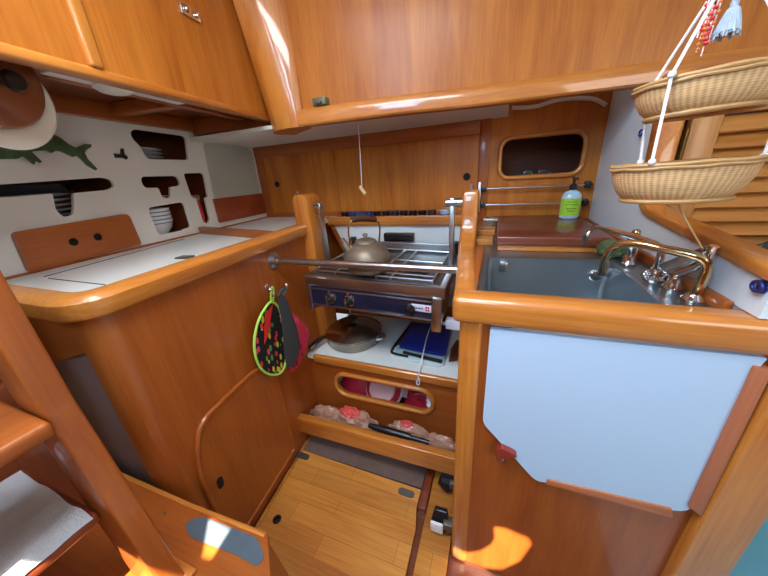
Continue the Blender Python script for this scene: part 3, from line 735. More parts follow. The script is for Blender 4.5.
for i in range(3):
    t.faces.new((a[i], a[i+1], c[i+1], c[i])); t.faces.new((a2[i], c2[i], c2[i+1], a2[i+1])); t.faces.new((a[i], a2[i], a2[i+1], a[i+1])); t.faces.new((c[i], c[i+1], c2[i+1], c2[i]))
t.faces.new((a[0], c[0], c2[0], a2[0])); t.faces.new((a[3], a2[3], c2[3], c[3])); bmesh.ops.recalc_face_normals(t, faces=t.faces); b._merge(t)
b.build('skirt', W['mah_z'], ps)
b = B(); pdm = rpoly([(-.632, .218), (-.606, .243), (-.442, .251), (-.401, .228), (-.406, .210), (-.46, .212), (-.592, .202)], .018, 5)
b.plate(pdm, [], lambda u, v: (u, v, PZ+.0005), (0, 0, .0015)); b.build('antislip_pad', MATT, ps, label='grey anti-slip pad')
b = B(); b.cyl((-.70, .219, PZ), (-.70, .219, PZ+.0012), .003, 10); b.build('screw', STEEL, ps)

la = thing('companionway_ladder', 'steep varnished companionway ladder standing on the low platform at left', 'ladder', (-.62, .0, PZ))
b = B(); b.prism([(-.645, .116, PZ), (-.530, .116, PZ), (-.546, .116, .69), (-.573, .116, .92), (-.566, .116, 1.94), (-.665, .116, 1.94)], (0, .035, 0), .005, 3); b.build('stringer', W['mah_z'], la)
b = B(); b.prism([(-.655, -.43, PZ), (-.528, -.43, PZ), (-.540, -.43, .72), (-.548, -.43, 1.94), (-.655, -.43, 1.94)], (0, .035, 0), .005, 3); b.build('stringer', W['mah_z'], la)
b = B(); b.box(-.715, -.548, -.394, .114, .892, .917, .007, 3); tr = b.build('tread', W['mah_y'], la)
b = B(); b.plate(rrect(-.70, -.60, -.3, .06, .03), [], lambda u, v: (u, v, .9173), (0, 0, .0015)); b.build('antislip_pad', MATT, tr)
b = B(); b.box(-.85, -.592, -.394, .113, .680, .703, .006, 3); b.build('tread', W['red_y'], la)
b = B(); b.box(-.62, -.518, .100, .165, PZ-.0005, PZ+.010, .003); b.build('foot', W['trim_x'], la)
b = B(); b.box(-.93, -.91, -.5, .18, PZ, 1.2); b.box(-.91, -.885, -.5, .17, .80, .86, .004); struct(b.build('wall_companionway', W['dark_z']))
# towel
b = B(); t = bmesh.new()
nx, ny = 26, 30; grid = []
for i in range(nx+1):
    row = []
    for j in range(ny+1):
        u, v = i/nx, j/ny
        x = -.79+.200*u; y = -.26+.362*v
        z = .722+.007*noise.noise(V((x*12, y*12, 1)))+.004*noise.noise(V((x*34, y*28, 4)))
        if u < .25: z += .014*(1-u/.25)
        if u > .90: z -= .022*((u-.90)/.10)**2
        row.append(t.verts.new((x+.006*noise.noise(V((y*18, 3, 1))), y+.006*noise.noise(V((x*18, 7, 2))), z)))
    grid.append(row)
for i in range(nx):
    for j in range(ny): t.faces.new((grid[i][j], grid[i+1][j], grid[i+1][j+1], grid[i][j+1]))
r = bmesh.ops.solidify(t, geom=t.faces[:], thickness=.012); bmesh.ops.recalc_face_normals(t, faces=t.faces); b._merge(t)
tag(b.build('towel', TOWEL), 'white towel draped over the lower ladder tread', 'towel')

# =================================================================== STOVE NICHE
sl = thing('stove_shelf', 'wooden fiddle shelf holding a row of jars behind the stove', 'shelf', (-.5, 1.5, .93))
b = B(); b.box(-.905, -.085, 1.445, 1.462, .952, 1.0, .005, 3); b.build('front_lip', W['trim_x'], sl)
b = B(); b.box(-.905, -.085, 1.462, 1.585, .955, .967); b.build('base', W['mah_x'], sl)
jl = ['black', 'blue', 'blue', 'blue', 'black', 'black', 'dark blue', 'black', 'black', 'black', 'brown', 'pale blue']
jm = {'black': BLACK, 'blue': plain('lid_blue', srgb(34, 66, 120), .4), 'dark blue': plain('lid_navy', srgb(24, 34, 62), .4), 'brown': plain('lid_brown', srgb(70, 44, 30), .5), 'pale blue': plain('lid_pale', srgb(150, 184, 216), .4)}
pos_words = ['leftmost', 'second from left', 'third from left', 'fourth from left', 'fifth from left', 'sixth from left', 'sixth from right', 'fifth from right', 'fourth from right', 'third from right', 'second from right', 'rightmost']
for k in range(12):
    x = -.815+k*.0505
    if k == 11: x += .016
    j = thing('spice_jar', '%s of the spice jars on the stove shelf, %s lid' % (pos_words[k], jl[k]), 'jar', (x, 1.50, .967), 'spice jars on the stove shelf')
    b = B(); b.lathe([(0, 0), (.019, 0), (.02, .004), (.02, .028), (.017, .033), (0, .033)], Mx.Translation((x, 1.50, .967)), 20); b.build('glass', plain('jar_dark', srgb(52, 40, 34), .2, coat=.5) if k == 0 else bpy.data.materials['jar_dark'], j)
    b = B(); b.lathe([(0, .033), (.021, .033), (.0225, .036), (.0225, .051), (.020, .054), (0, .054)], Mx.Translation((x, 1.50, .967)), 20); b.build('lid', jm[jl[k]], j)
spn = thing('splash_panel', 'white splash panel behind the stove with black handle', 'panel', (-.5, 1.47, .5))
b = B(); b.plate([(-.875, .952), (-.10, .952), (-.10, .50), (-.765, .50), (-.80, .78)], [], lambda u, v: (u, 1.47, v), (0, .012, 0)); b.build('sheet', plain('splash_white', srgb(222, 228, 230), .25, var=.03), spn)
b = B(); b.prism([(-.905, 1.462, .952), (-.875, 1.462, .952), (-.80, 1.462, .78), (-.765, 1.462, .50), (-.80, 1.462, .50), (-.832, 1.462, .78)], (0, .02, 0), .003); b.build('side_trim', W['mah_z'], spn)
b = B(); b.box(-.56, -.395, 1.435, 1.468, .868, .912, .006, 3); b.build('handle', BLACK, spn, label='black handle')
b = B(); b.tube([(-.53, 1.462, .872), (-.48, 1.455, .83), (-.42, 1.46, .865)], .003, 6); b.tube([(-.49, 1.462, .84), (-.42, 1.455, .83), (-.38, 1.462, .835)], .003, 6); b.build('wire', STEEL, spn)

# stove, slightly heeled in its gimbals
st = thing('gimbal_stove', 'stainless two burner galley stove with navy front hung in gimbals', 'stove', (-.44, 1.15, .68))
RZ = Mx.Translation((-.44, 1.15, .75)) @ Mx.Rotation(math.radians(1.6), 4, 'Y') @ Mx.Translation((.44, -1.15, -.75))
b = B(RZ); b.box(-.725, -.158, .945, 1.40, .688, .80, .003); b.build('body', STEEL, st)
b = B(RZ); b.box(-.735, -.148, .935, 1.405, .788, .83, .003)
bmesh.ops.delete(b.bm, geom=[], context='FACES')
b.build('rim', STEEL, st)
b = B(RZ); b.box(-.715, -.17, 0.955, 1.385, .8295, .8325); b.build('hob_plate', plain('hob_dark_steel', srgb(108, 108, 108), .3, .9, var=.3), st)
b = B(RZ); b.box(-.715, -.19, .936, .946, .70, .782, .003); fp = b.build('control_panel', GLASSF, st, label='navy control panel')
b = B(RZ); b.box(-.71, -.195, .930, .936, .770, .776, .002); b.box(-.715, -.19, .930, .936, .696, .703, .002); b.build('panel_strip', STEEL, fp)
b = B(RZ); b.box(-.193, -.157, .928, .95, .655, .79, .003); b.build('oven_pillar', STEEL, st)
b = B(RZ); b.box(-.727, -.708, .932, .95, .668, .79, .003); b.build('oven_pillar', STEEL, st)
for kx in (-.617, -.532, -.278):
    M = RZ @ Mx.Translation((kx, .936, .734)) @ Mx.Rotation(PI/2, 4, 'X')
    b = B(); b.lathe([(.021, 0), (.021, .006), (.017, .010), (.015, .026), (.012, .030), (0, .030)], M, 24); kb = b.build('knob', BLACK, st)
    if kx < -.4:
        b = B(); b.lathe([(.0215, -.001), (.0245, .0), (.0245, .004), (.0215, .005)], M, 24); b.box(-.004, .004, -.020, .022, .028, .034, .002, M=M); b.build('knob_trim', CHROME, kb)
        b = B(); b.cyl(M @ V((.0, .034, 0)), M @ V((0, .034, .006)), .006, 12); b.build('marker', CHROME, kb)
b = B(RZ); b.box(-.272, -.196, .9345, .9365, .728, .757, .001); lb = b.build('label_plate', LABELW, st, label='white name plate')
b = B(RZ)
for k in range(7): b.box(-.262+k*.0052, -.2585+k*.0052, .9338, .9346, .738, .745 if k else .747)
b.build('lettering', INK, lb)
b = B(RZ); b.box(-.217, -.203, .9338, .9346, .733, .751); b.build('emblem', REDINK, lb)
b = B(RZ); b.box(-.2112, -.2088, .9332, .9340, .736, .748); b.box(-.215, -.205, .9332, .9340, .7408, .7432); b.build('emblem_cross', LABELW, lb)
for bx, by in ((-.51, 1.10), (-.29, 1.08)):
    M = RZ @ Mx.Translation((bx, by, .8325))
    b = B(); b.lathe([(0, 0), (.05, 0), (.05, .004), (.036, .006), (.034, .014), (.028, .020), (0, .020)], M, 28); b.build('burner', BLACK, st)
b = B(RZ)
zt = .843
for x in (-.70, -.60, -.42, -.36, -.20):
    b.tube([(x, .965, .833), (x, .965, zt), (x, 1.37, zt), (x, 1.37, .833)], .0035, 8, smooth=False)
for y in (.965, 1.01, 1.19, 1.37):
    b.tube([(-.70, y, zt), (-.20, y, zt)], .0035, 8, smooth=False)
b.build('pan_grate', STEEL, st)
b = B(RZ); b.box(-.72, -.16, 1.385, 1.40, .83, .875, .003); b.build('back_fiddle', STEEL, st)
for x in (-.71, -.175):
    b = B(RZ); b.box(x-.018, x+.018, 1.34, 1.375, .835, .90, .006); b.build('pan_clamp', BLACK, st)
# hanging straps
b = B(); b.prism([(-.752, 1.14, 1.105), (-.752, 1.17, 1.105), (-.742, 1.17, .80), (-.742, 1.13, .80)], (.005, 0, 0), .0015); b.build('strap', STEEL, st)
b = B(); b.prism([(-.152, 1.14, 1.105), (-.152, 1.17, 1.105), (-.148, 1.17, .72), (-.148, 1.13, .72)], (-.018, 0, 0), .002); b.build('strap', STEEL, st)
b = B(); b.cyl((-.775, 1.145, 1.09), (-.74, 1.145, 1.09), .009, 14, .002); b.ball((-.738, 1.143, 1.09), .016, sx=.5); b.cyl((-.765, 1.14, 1.04), (-.745, 1.14, 1.04), .006, 12); b.build('pivot', STEEL, st)
b = B(); b.cyl((-.185, 1.15, 1.088), (-.10, 1.15, 1.088), .016, 18, .003); b.build('pivot', STEEL, st)
# gimbal locks
b = B(); b.box(-.775, -.735, 1.0, 1.02, .655, .70, .003); b.cyl((-.745, .99, .68), (-.70, .99, .68), .006, 10); b.build('gimbal_lock', LEAD, st)
b = B(); b.box(-.152, -.08, .985, 1.02, .632, .672, .004); b.cyl((-.19, .99, .655), (-.15, .99, .655), .006, 10); b.build('gimbal_lock', LABELW, st, label='white gimbal lock')

kt = thing('kettle', 'old dull copper kettle with brown wooden grip on the stove', 'kettle', (-.478, 1.005, .851))
KZ = .8595; KM = Mx.Translation((-.468, 1.005, KZ-.008)) @ Mx.Diagonal((.84, .84, .92, 1))
b = B(); b.lathe([(0, 0), (.088, 0), (.092, .003), (.094, .010), (.094, .022), (.105, .030), (.112, .045), (.110, .062), (.100, .084), (.082, .103), (.062, .114), (.052, .120), (.048, .120), (.0, .120)], KM, 48); kb = b.build('body', KETTLE, kt)
b = B(); b.lathe([(.051, .119), (.053, .122), (.048, .130), (.03, .137), (.010, .140), (.008, .144), (.013, .150), (.011, .158), (0, .160)], KM, 32); b.build('lid', KETTLE, kt)
KT = lambda x, y, z: KM @ V((x, y, z))
b = B(); b.tube([KT(-.060, -.035, .085), KT(-.078, -.050, .112), KT(-.082, -.052, .130), KT(-.090, -.058, .146)], [.022, .014, .010, .008], 14); b.build('spout', KETTLE, kt)
b = B(); b.tube([KT(-.044, -.056, .108), KT(-.050, -.062, .165), KT(-.046, -.058, .205), KT(-.030, -.040, .222)], .0038, 8); b.build('handle_wire', BRASSY, kt)
b = B(); b.tube([KT(.044, .056, .108), KT(.050, .062, .165), KT(.048, .058, .195), KT(.036, .040, .210)], .0038, 8); b.build('handle_wire', BRASSY, kt)
b = B(); b.tube([KT(-.036, -.046, .221), KT(.0, .0, .222), KT(.040, .046, .208)], [.010, .014, .010], 12); b.build('grip', BROWNH, kt, label='brown wooden grip')

gb = thing('grab_rail', 'long steel safety bar across the front of the stove', 'safety bar', (-.45, .867, .90))
b = B(); b.tube([(-.802, .868, .914), (-.072, .868, .914)], .0125, 20, smooth=False); b.build('tube', STEEL, gb)
b = B(FM); b.lathe([(0, .0), (.034, 0), (.034, .004), (.022, .010), (.015, .014), (.015, .028), (0, .028)], Mx.Translation((.083, .0, .914)) @ Mx.Rotation(-PI/2, 4, 'X'), 28)
for k in range(3):
    a = 2*PI*k/3+.5; b.cyl((.083+.026*math.cos(a), .003, .914+.026*math.sin(a)), (.083+.026*math.cos(a), .007, .914+.026*math.sin(a)), .004, 8)
b.build('flange', STEEL, gb)
cd = thing('light_cord', 'thin white pull cord with pale wooden toggle in front of the back lockers', 'pull cord', (-.6, 1.3, 1.18))
b = B(); b.tube([(-.592, 1.30, 1.416), (-.595, 1.30, 1.28), (-.600, 1.30, 1.150)], .0016, 6, smooth=False); b.build('cord', ROPE, cd)
b = B(); b.cyl((-.612, 1.30, 1.158), (-.582, 1.295, 1.123), .0085, 12, .002); b.build('toggle', CREAMW, cd)

# locker below the stove
sb = thing('stove_locker', 'wooden locker under the stove with white top and oval opening', 'locker', (-.45, 1.1, 0))
oo = rrect(-.682, -.203, .195, .313, .057, 8)
b = B(); b.plate([(-.822, -.02), (-.060, -.02), (-.060, .385), (-.822, .385)], [oo], lambda u, v: (u, .985, v), (0, .018, 0)); b.build('face', W['mah_x'], sb)
b = B(); b.tube([(u, .982, v) for u, v in rrect(-.687, -.198, .190, .318, .062, 8)], .011, 10, smooth=False, closed=True); b.build('oval_frame', W['trim_x'], sb)
b = B(); b.box(-.820, -.062, .972, 1.44, .385, .405); b.build('top', plain('shelf_white', srgb(226, 230, 228), .3, var=.03), sb, label='white laminate top')
b = B(); b.prism([(-.785, .966, .372), (-.785, .966, .404), (-.785, .972, .409), (-.785, .984, .409), (-.785, .984, .372)], (.70, 0, 0), .002); b.build('edge_trim', W['trim_x'], sb)
b = B(); b.box(-.82, -.062, 1.28, 1.29, .05, .385); b.box(-.80, -.06, 1.003, 1.28, .065, .075); b.build('inside', W['dark_x'], sb)
# contents of the oval
co = thing('collapsible_colander', 'crimson collapsible colander with pale centre in the oval opening', 'colander', (-.47, 1.03, .175))
M = Mx.Translation((-.468, 1.075, .195)) @ Mx.Rotation(math.radians(52), 4, 'X')
b = B(); b.lathe([(.068, .030), (.086, .02), (.092, .0), (.086, -.004), (.078, .012), (.062, .024)], M, 40); b.build('rim', COLAND, co)
b = B(); b.lathe([(.088, .006), (.098, .004), (.100, -.002), (.096, -.008), (.088, -.006)], M, 40); b.build('edge', PALEPINK, co)
b = B(); b.lathe([(0, .034), (.055, .034), (.060, .038), (.066, .036), (.068, .028), (0, .026)], M, 40); b.build('centre', PALEPINK, co)
b = B(); b.box(.088, .125, -.022, .022, -.004, .004, .003, M=M); b.build('handle', PALEPINK, co)
b = B(); b.lathe([(0, .03), (.05, .03), (.088, .012), (.095, -.01), (.09, -.012), (0, .02)], Mx.Translation((-.625, 1.10, .20)) @ Mx.Rotation(math.radians(50), 4, 'X'), 36)
tag(b.build('plastic_bowl', COLAND), 'crimson bowl at the left end of the oval opening', 'bowl')
b = B(); b.blob((-.275, 1.085, .155), .085, .06, .085, .2, 30, 5, .0755)
tag(b.build('red_cloth', COLAND), 'crumpled crimson cloth at the right end of the oval opening', 'cloth')
for k, z in enumerate((.225, .25, .275)):
    b = B(); b.lathe([(0, 0), (.011, 0), (.013, .004), (.011, .010), (0, .012)], Mx.Translation((-.222, 1.012, z-.01)) @ Mx.Rotation(PI/3, 4, 'X'), 14)
    tag(b.build('clip', LABELW), '%s of three white knobs at the right end of the oval opening' % ('lowest', 'middle', 'topmost')[k], 'knob', 'white knobs in the oval opening')

# pan on the locker top
pn = thing('saute_pan', 'steel saute pan with domed lid on the white shelf below the stove', 'pan', (-.655, 1.165, .405))
PM = Mx.Translation((-.652, 1.16, .4055))
b = B(); b.lathe([(0, 0), (.125, 0), (.135, .004), (.139, .012), (.141, .050), (.146, .056), (.143, .058), (.137, .052), (.133, .012), (0, .008)], PM, 56); b.build('body', PANM, pn)
b = B(); b.lathe([(.146, .059), (.147, .062), (.140, .066), (.115, .082), (.075, .095), (.03, .102), (0, .103)], PM, 56); ld2 = b.build('lid', LIDM, pn, label='brownish steel lid')
b = B(); b.lathe([(.012, .102), (.010, .112), (.022, .120), (.026, .128), (.02, .134), (0, .136)], PM, 24); b.build('knob', BLACK, ld2)
b = B(); b.tube([(-.770, 1.085, .452), (-.785, 1.06, .45), (-.80, 1.02, .44), (-.812, .99, .425)], [.010, .014, .017, .016], 12, flat=.6); b.build('handle', BLACK, pn, label='black handle')
b = B(); b.tube([(-.515, 1.195, .445), (-.485, 1.175, .450), (-.480, 1.14, .450), (-.51, 1.125, .445)], .006, 10); b.build('helper_handle', STEEL, pn)
b = B(); b.tube([(-.69, 1.21, .522), (-.72, 1.27, .54), (-.74, 1.33, .552)], [.004, .006, .009], 8, flat=.5)
tag(b.build('spoon', CREAMW), 'pale spoon handle sticking up behind the saute pan', 'spoon')
# chopping boards to the right
wbd = B(); wbd.prism([(-.42, 1.065, .4055), (-.19, 1.035, .4055), (-.165, 1.06, .4055), (-.18, 1.38, .4055), (-.385, 1.38, .4055)], (0, 0, .010), .003)
tag(wbd.build('chopping_board', CLEARW), 'white plastic chopping board under the dark blue board', 'chopping board')
fr = B(); fr.tube([(-.395, 1.34, .424), (-.412, 1.20, .424), (-.418, 1.09, .424), (-.40, 1.066, .424), (-.33, 1.06, .424)], .006, 8)
fr.tube([(-.36, 1.085, .424), (-.25, 1.07, .424), (-.175, 1.062, .424)], .009, 8)
tag(fr.build('wire_rack', BLACK), 'black bent rack bar around the front of the blue board', 'rack')
bb = B(); bb.prism([(-.385, 1.10, .434), (-.172, 1.085, .434), (-.165, 1.10, .434), (-.172, 1.33, .434), (-.18, 1.345, .434), (-.385, 1.345, .434)], (0, 0, .014), .004)
tag(bb.build('blue_board', BLUE), 'dark blue chopping board lying on the white board', 'chopping board')
cw = B(); cw.prism([(-.40, 1.075, .4165), (-.172, 1.058, .4165), (-.165, 1.36, .4165), (-.39, 1.36, .4165)], (0, 0, .006), .002)
tag(cw.build('clear_mat', plain('aqua_plastic', srgb(170, 200, 206), .25)), 'pale aqua plastic mat between the blue and white boards', 'mat')
lan = B(); lan.tube([(-.28, 1.36, .452), (-.275, 1.22, .452), (-.262, 1.08, .452), (-.258, 1.0, .425), (-.258, .962, .405), (-.257, .957, .388)], .003, 8)
lan.tube([(-.262, .955, .388), (-.262, .953, .370), (-.252, .953, .370), (-.252, .957, .398)], .0025, 8)
tag(lan.build('cord', ROPE), 'thin white cord lying over the blue board', 'cord')
bk = B(); bk.prism([(-.43, 1.15, .4055), (-.40, 1.15, .4055), (-.38, 1.40, .4055), (-.41, 1.40, .4055)], (0, 0, .012), .003)
tag(bk.build('wood_strip', W['dark_y']), 'brown wooden strip between saute pan and blue board', 'wood strip')
b2 = B(); b2.pillow([(-.15, 1.08), (-.115, 1.10), (-.09, 1.18), (-.10, 1.26), (-.14, 1.27), (-.155, 1.18)], lambda u, v: (u, v, .416), (0, 0, 1), .009)
tag(b2.build('wooden_board', W['dark_y']), 'brown rounded wooden board edge right of the blue board', 'board')

# low rail with things stowed behind it
lr = B(); lr.prism([(-.808, .80, .078), (-.06, .80, .088), (-.06, .80, .180), (-.808, .80, .168)], (0, .036, 0), .005, 3)
tag(lr.build('low_rail', W['trim_x']), 'low varnished wooden rail above the back of the floor', 'rail')
for k, (x, y, z, sx, sy, sz, m_, nm, lab, cat) in enumerate((
    (-.72, .915, .075, .095, .045, .075, PINKBAG, 'plastic_bag', 'crumpled clear bag in the left corner behind the low rail', 'bag'),
    (-.57, .925, .085, .11, .05, .065, PINKBAG, 'plastic_bag', 'crumpled clear bag under the coral bundle behind the low rail', 'bag'),
    (-.59, .925, .145, .05, .03, .022, CORAL, 'bundle', 'coral red bundle left of the black umbrella', 'bundle'),
    (-.30, .935, .085, .10, .04, .06, PINKBAG, 'plastic_bag', 'crumpled clear bag right of centre behind the black umbrella', 'bag'),
    (-.31, .94, .142, .03, .02, .012, CORAL, 'bundle', 'small coral red bundle right of the black umbrella', 'bundle'),
    (-.15, .925, .065, .085, .045, .065, PINKBAG, 'plastic_bag', 'crumpled clear bag in the right corner behind the low rail', 'bag'))):
    b = B(); b.blob((x, y, z), sx, sy, sz, .28, 40, k*3.7, -.007 if nm == 'plastic_bag' else None)
    tag(b.build(nm, m_), lab, cat, 'stowed bags behind the low rail' if nm == 'plastic_bag' else None)
um = thing('umbrella', 'black folded umbrella lying behind the low rail', 'umbrella', (-.33, .855, .15))
b = B(); b.tube([(-.46, .856, .175), (-.38, .856, .172), (-.27, .856, .168)], [.010, .016, .016], 12); b.build('cover', BLACK, um)
b = B(); b.tube([(-.27, .856, .168), (-.235, .856, .168), (-.19, .856, .165)], [.009, .009, .010], 10); b.build('handle', BLACK, um)
# catches on the sink cabinet side
for k, (x, y, z, lab) in enumerate(((-.085, .80, .055, 'black plastic corner catch under the right end of the low rail'), (-.085, .655, .05, 'black and white corner catch nearer the front of the sink cabinet'))):
    c = thing('corner_catch', lab, 'catch', (x, y, 0), 'corner catches on the sink cabinet side')
    b = B(); b.prism([(x-.055, y-.018, z-.012), (x-.02, y-.03, z-.035), (x+.01, y-.02, z-.015), (x+.0, y+.01, z+.03), (x-.045, y+.01, z+.028)], (0, .016, 0), .003); b.build('plate', BLACK, c)
    b = B(); b.box(x-.01, x+.028, y-.02, y+.012, z-.03, z+.012, .004); b.build('bracket', LEAD, c)
    b = B(); b.box(x-.052 if k else x-.04, x-.008, y-.031 if k else y-.012, y-.020 if k else y-.008, z-.03, z+.018, .004); b.build('pad', LABELW if k else DGREY, c)

# =================================================================== SINK CABINET
sk = thing('sink_cabinet', 'wooden sink cabinet with rounded fiddle trim right of the stove', 'cabinet', (.2, .7, 0))
b = B(); b.box(-.012, .46, .597, .615, -.02, .89); b.build('front_panel', W['mah_z'], sk)
b = B(); b.box(-.06, -.010, .590, .64, -.02, .888, .010, 3); b.build('corner_post', W['trim_z'], sk)
b = B(); b.box(-.058, -.045, .64, 1.44, -.02, .888); b.build('side_panel', W['mah_z'], sk)
b = B(); b.box(.447, .535, .575, .64, -.02, .89, .008, 3); b.build('right_post', W['trim_z'], sk)
b = B(); b.box(-.076, .66, .572, .634, .887, .950, .016, 4); b.build('front_fiddle', W['trim_x'], sk)
# side fiddle sweeping up to the tall post
pr = [(.60, .887), (.60, .948), (.95, .948), (1.04, .955), (1.09, .975), (1.115, 1.01), (1.12, 1.05), (1.122, 1.105), (1.13, 1.124), (1.15, 1.132), (1.175, 1.124), (1.185, 1.096), (1.185, .887)]
b = B(); b.prism([(-.120+0*y, y, z) if False else (-.116 if y > 1.08 else -.076, y, z) for y, z in pr], (.044, 0, 0), .006, 3)
b.bm.clear()
t = bmesh.new(); 
def xs(y): 
    u = max(0, min(1, (y-.62)/.45)); return -.076-.046*u, -.030-.034*u
a = []; c = []
prd = []
for (y0, z0), (y1, z1) in zip(pr, pr[1:]+pr[:1]):
    n = max(1, int(math.hypot(y1-y0, z1-z0)/.05))
    for k in range(n): prd.append((y0+(y1-y0)*k/n, z0+(z1-z0)*k/n))
a = [t.verts.new((xs(y)[0], y, z)) for y, z in prd]; c = [t.verts.new((xs(y)[1], y, z)) for y, z in prd]
n = len(prd)
t.faces.new(a); t.faces.new(c[::-1])
for k in range(n): t.faces.new((a[k], c[k], c[(k+1) % n], a[(k+1) % n]))
bmesh.ops.recalc_face_normals(t, faces=t.faces)
bmesh.ops.bevel(t, geom=[e for e in t.edges if e.calc_face_angle(0) > 1.2], offset=.010, segments=4, profile=.5, affect='EDGES')
b._merge(t); b.build('side_fiddle', W['trim_z'], sk)
b = B(); b.cyl((-.093, 1.15, 1.130), (-.093, 1.15, 1.152), .004, 10); b.build('post_pin', STEEL, sk)
# counter inside the fiddle (hole for the basin)
b = B(); b.plate([(-.06, .62), (.40, .62), (.40, 1.60), (-.09, 1.60)], [rrect(-.018, .312, .656, .948, .012)], lambda u, v: (u, v, .934), (0, 0, -.02)); b.build('worktop', plain('counter_steel', srgb(150, 156, 160), .3, .9, var=.25, vscale=9), sk)
b = B(); b.box(-.068, -.03, .64, 1.1, .930, .940, .003); b.build('inner_strip', W['mah_y'], sk)
b = B(); b.box(-.10, -.005, 1.12, 1.58, .934, .955, .003); b.box(-.09, .0, 1.20, 1.26, .955, .975, .003); b.build('slat', W['louver'], sk)
b = B(); b.box(-.055, .01, 1.42, 1.50, .955, .985, .004); b.build('steel_block', STEEL, sk)
b = B(); b.box(.15, .425, .579, .6, .462, .478, .003); b.bm.clear(); b.prism([(.165, .578, .481), (.401, .578, .493), (.409, .578, .466), (.165, .578, .463)], (0, .019, 0), .002); b.build('bottom_batten', W['batten'], sk)
b = B(); b.prism([(.418, .575, .868), (.440, .575, .866), (.446, .575, .497), (.422, .575, .514)], (0, .022, 0), .002); b.build('side_batten', W['battenz'], sk)
b = B(); b.prism([(.040, .566, .545), (.055, .566, .560), (.085, .566, .550), (.091, .566, .542), (.072, .566, .530), (.062, .566, .506), (.050, .566, .510)], (0, .031, 0), .003); tb = b.build('turn_button', plain('turn_button_red', srgb(132, 46, 34), .35, coat=.5), sk, label='red brown turn button')
b = B(); b.cyl((.060, .563, .520), (.060, .567, .520), .004, 10); b.build('screw', STEEL, tb)
b = B(); b.box(.05, .42, .592, .598, .880, .886, .001); b.build('ledge_strip', plain('pale_strip', srgb(226, 200, 170), .5), sk)
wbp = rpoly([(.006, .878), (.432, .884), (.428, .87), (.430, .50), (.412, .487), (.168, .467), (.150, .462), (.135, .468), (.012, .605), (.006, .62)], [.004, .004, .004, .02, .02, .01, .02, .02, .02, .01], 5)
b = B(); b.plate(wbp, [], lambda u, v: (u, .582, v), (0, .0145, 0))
tag(b.build('white_board', BOARD_BLUELIT), 'large white board with cut corner held on the sink cabinet front', 'board')
# sink basin
sn = thing('sink', 'deep stainless steel sink set in the counter', 'sink', (.15, .82, .77))
b = B()
L0 = rrect(-.024, .318, .650, .954, .014); L1 = rrect(-.016, .310, .658, .946, .012); L2 = rrect(-.010, .304, .668, .938, .014); L3 = rrect(.01, .284, .690, .918, .02)
t = bmesh.new()
rg = [[t.verts.new((x, y, z)) for x, y in L] for L, z in ((L0, .9345), (L0, .9375), (L1, .9365), (L1, .92), (L2, .80), (L3, .785))]
for a, c in zip(rg, rg[1:]):
    for k in range(len(a)): t.faces.new((a[k], a[(k+1) % len(a)], c[(k+1) % len(a)], c[k]))
t.faces.new(rg[-1]); bmesh.ops.recalc_face_normals(t, faces=t.faces)
for f in t.faces: f.normal_flip()
b._merge(t); b.build('basin', SINKM, sn)
b = B(); b.lathe([(0, .002), (.02, .002), (.03, .004), (.032, .0), (0, 0)], Mx.Translation((.15, .82, .785)), 28); b.build('drain', CHROME, sn)
b = B(); b.cyl((.278, .945, .895), (.278, .932, .895), .016, 20, .003); b.cyl((.278, .933, .895), (.278, .930, .895), .009, 16); b.build('overflow', CHROME, sn)
b = B(); b.box(.022, .044, .932, .945, .893, .925, .004); b.build('hook_tab', STEEL, sn)
cb = thing('sink_board', 'thick reddish brown board lying on the counter behind the sink', 'cutting board', (.17, 1.27, .934))
b = B(); b.box(.006, .338, 1.035, 1.53, .955, .984, .005, 3); b.build('top', wood('board_red_brown', srgb(122, 60, 38), srgb(94, 42, 24), 'x', 1.2), cb)
b = B(); b.box(.012, .330, 1.045, 1.525, .9345, .955, .002); b.build('base', W['trim_x'], cb, label='lighter wooden base')
sp = thing('soap_bottle', 'soap pump bottle with green label on the brown sink board', 'soap bottle', (.285, 1.43, .984))
SM = Mx.Translation((.285, 1.43, .9845))
b = B(); b.lathe([(0, 0), (.032, 0), (.036, .004), (.036, .082), (.034, .094), (.024, .106), (.014, .110), (.013, .116), (0, .116)], SM, 32, 1., .72); b.build('bottle', SOAPB, sp)
b = B()
t = bmesh.new()
for k in range(24):
    a0 = math.radians(195+k*150/24); a1 = math.radians(195+(k+1)*150/24)
    vs = [t.verts.new(SM @ V((.0368*math.cos(a), .0368*.72*math.sin(a), z))) for a, z in ((a0, .012), (a1, .012), (a1, .080), (a0, .080))]
    t.faces.new(vs)
bmesh.ops.remove_doubles(t, verts=t.verts, dist=1e-5); bmesh.ops.solidify(t, geom=t.faces[:], thickness=.0006); bmesh.ops.recalc_face_normals(t, faces=t.faces); b._merge(t)
lb = b.build('label', LABELG, sp, label='lime green label')
b = B()
for z, w in ((.066, .016), (.056, .022), (.040, .018), (.030, .012)): b.box(.285-w, .285+w, 1.43-.0275, 1.43-.026, .9845+z, .9845+z+.003)
b.build('print', LABELT, lb)
b = B(); b.lathe([(0, .114), (.014, .114), (.014, .132), (.006, .135), (.005, .155), (.0, .155)], SM, 20); b.box(.277, .293, 1.385, 1.44, 1.136, 1.147, .004); b.build('pump', BLACK, sp, label='black pump')
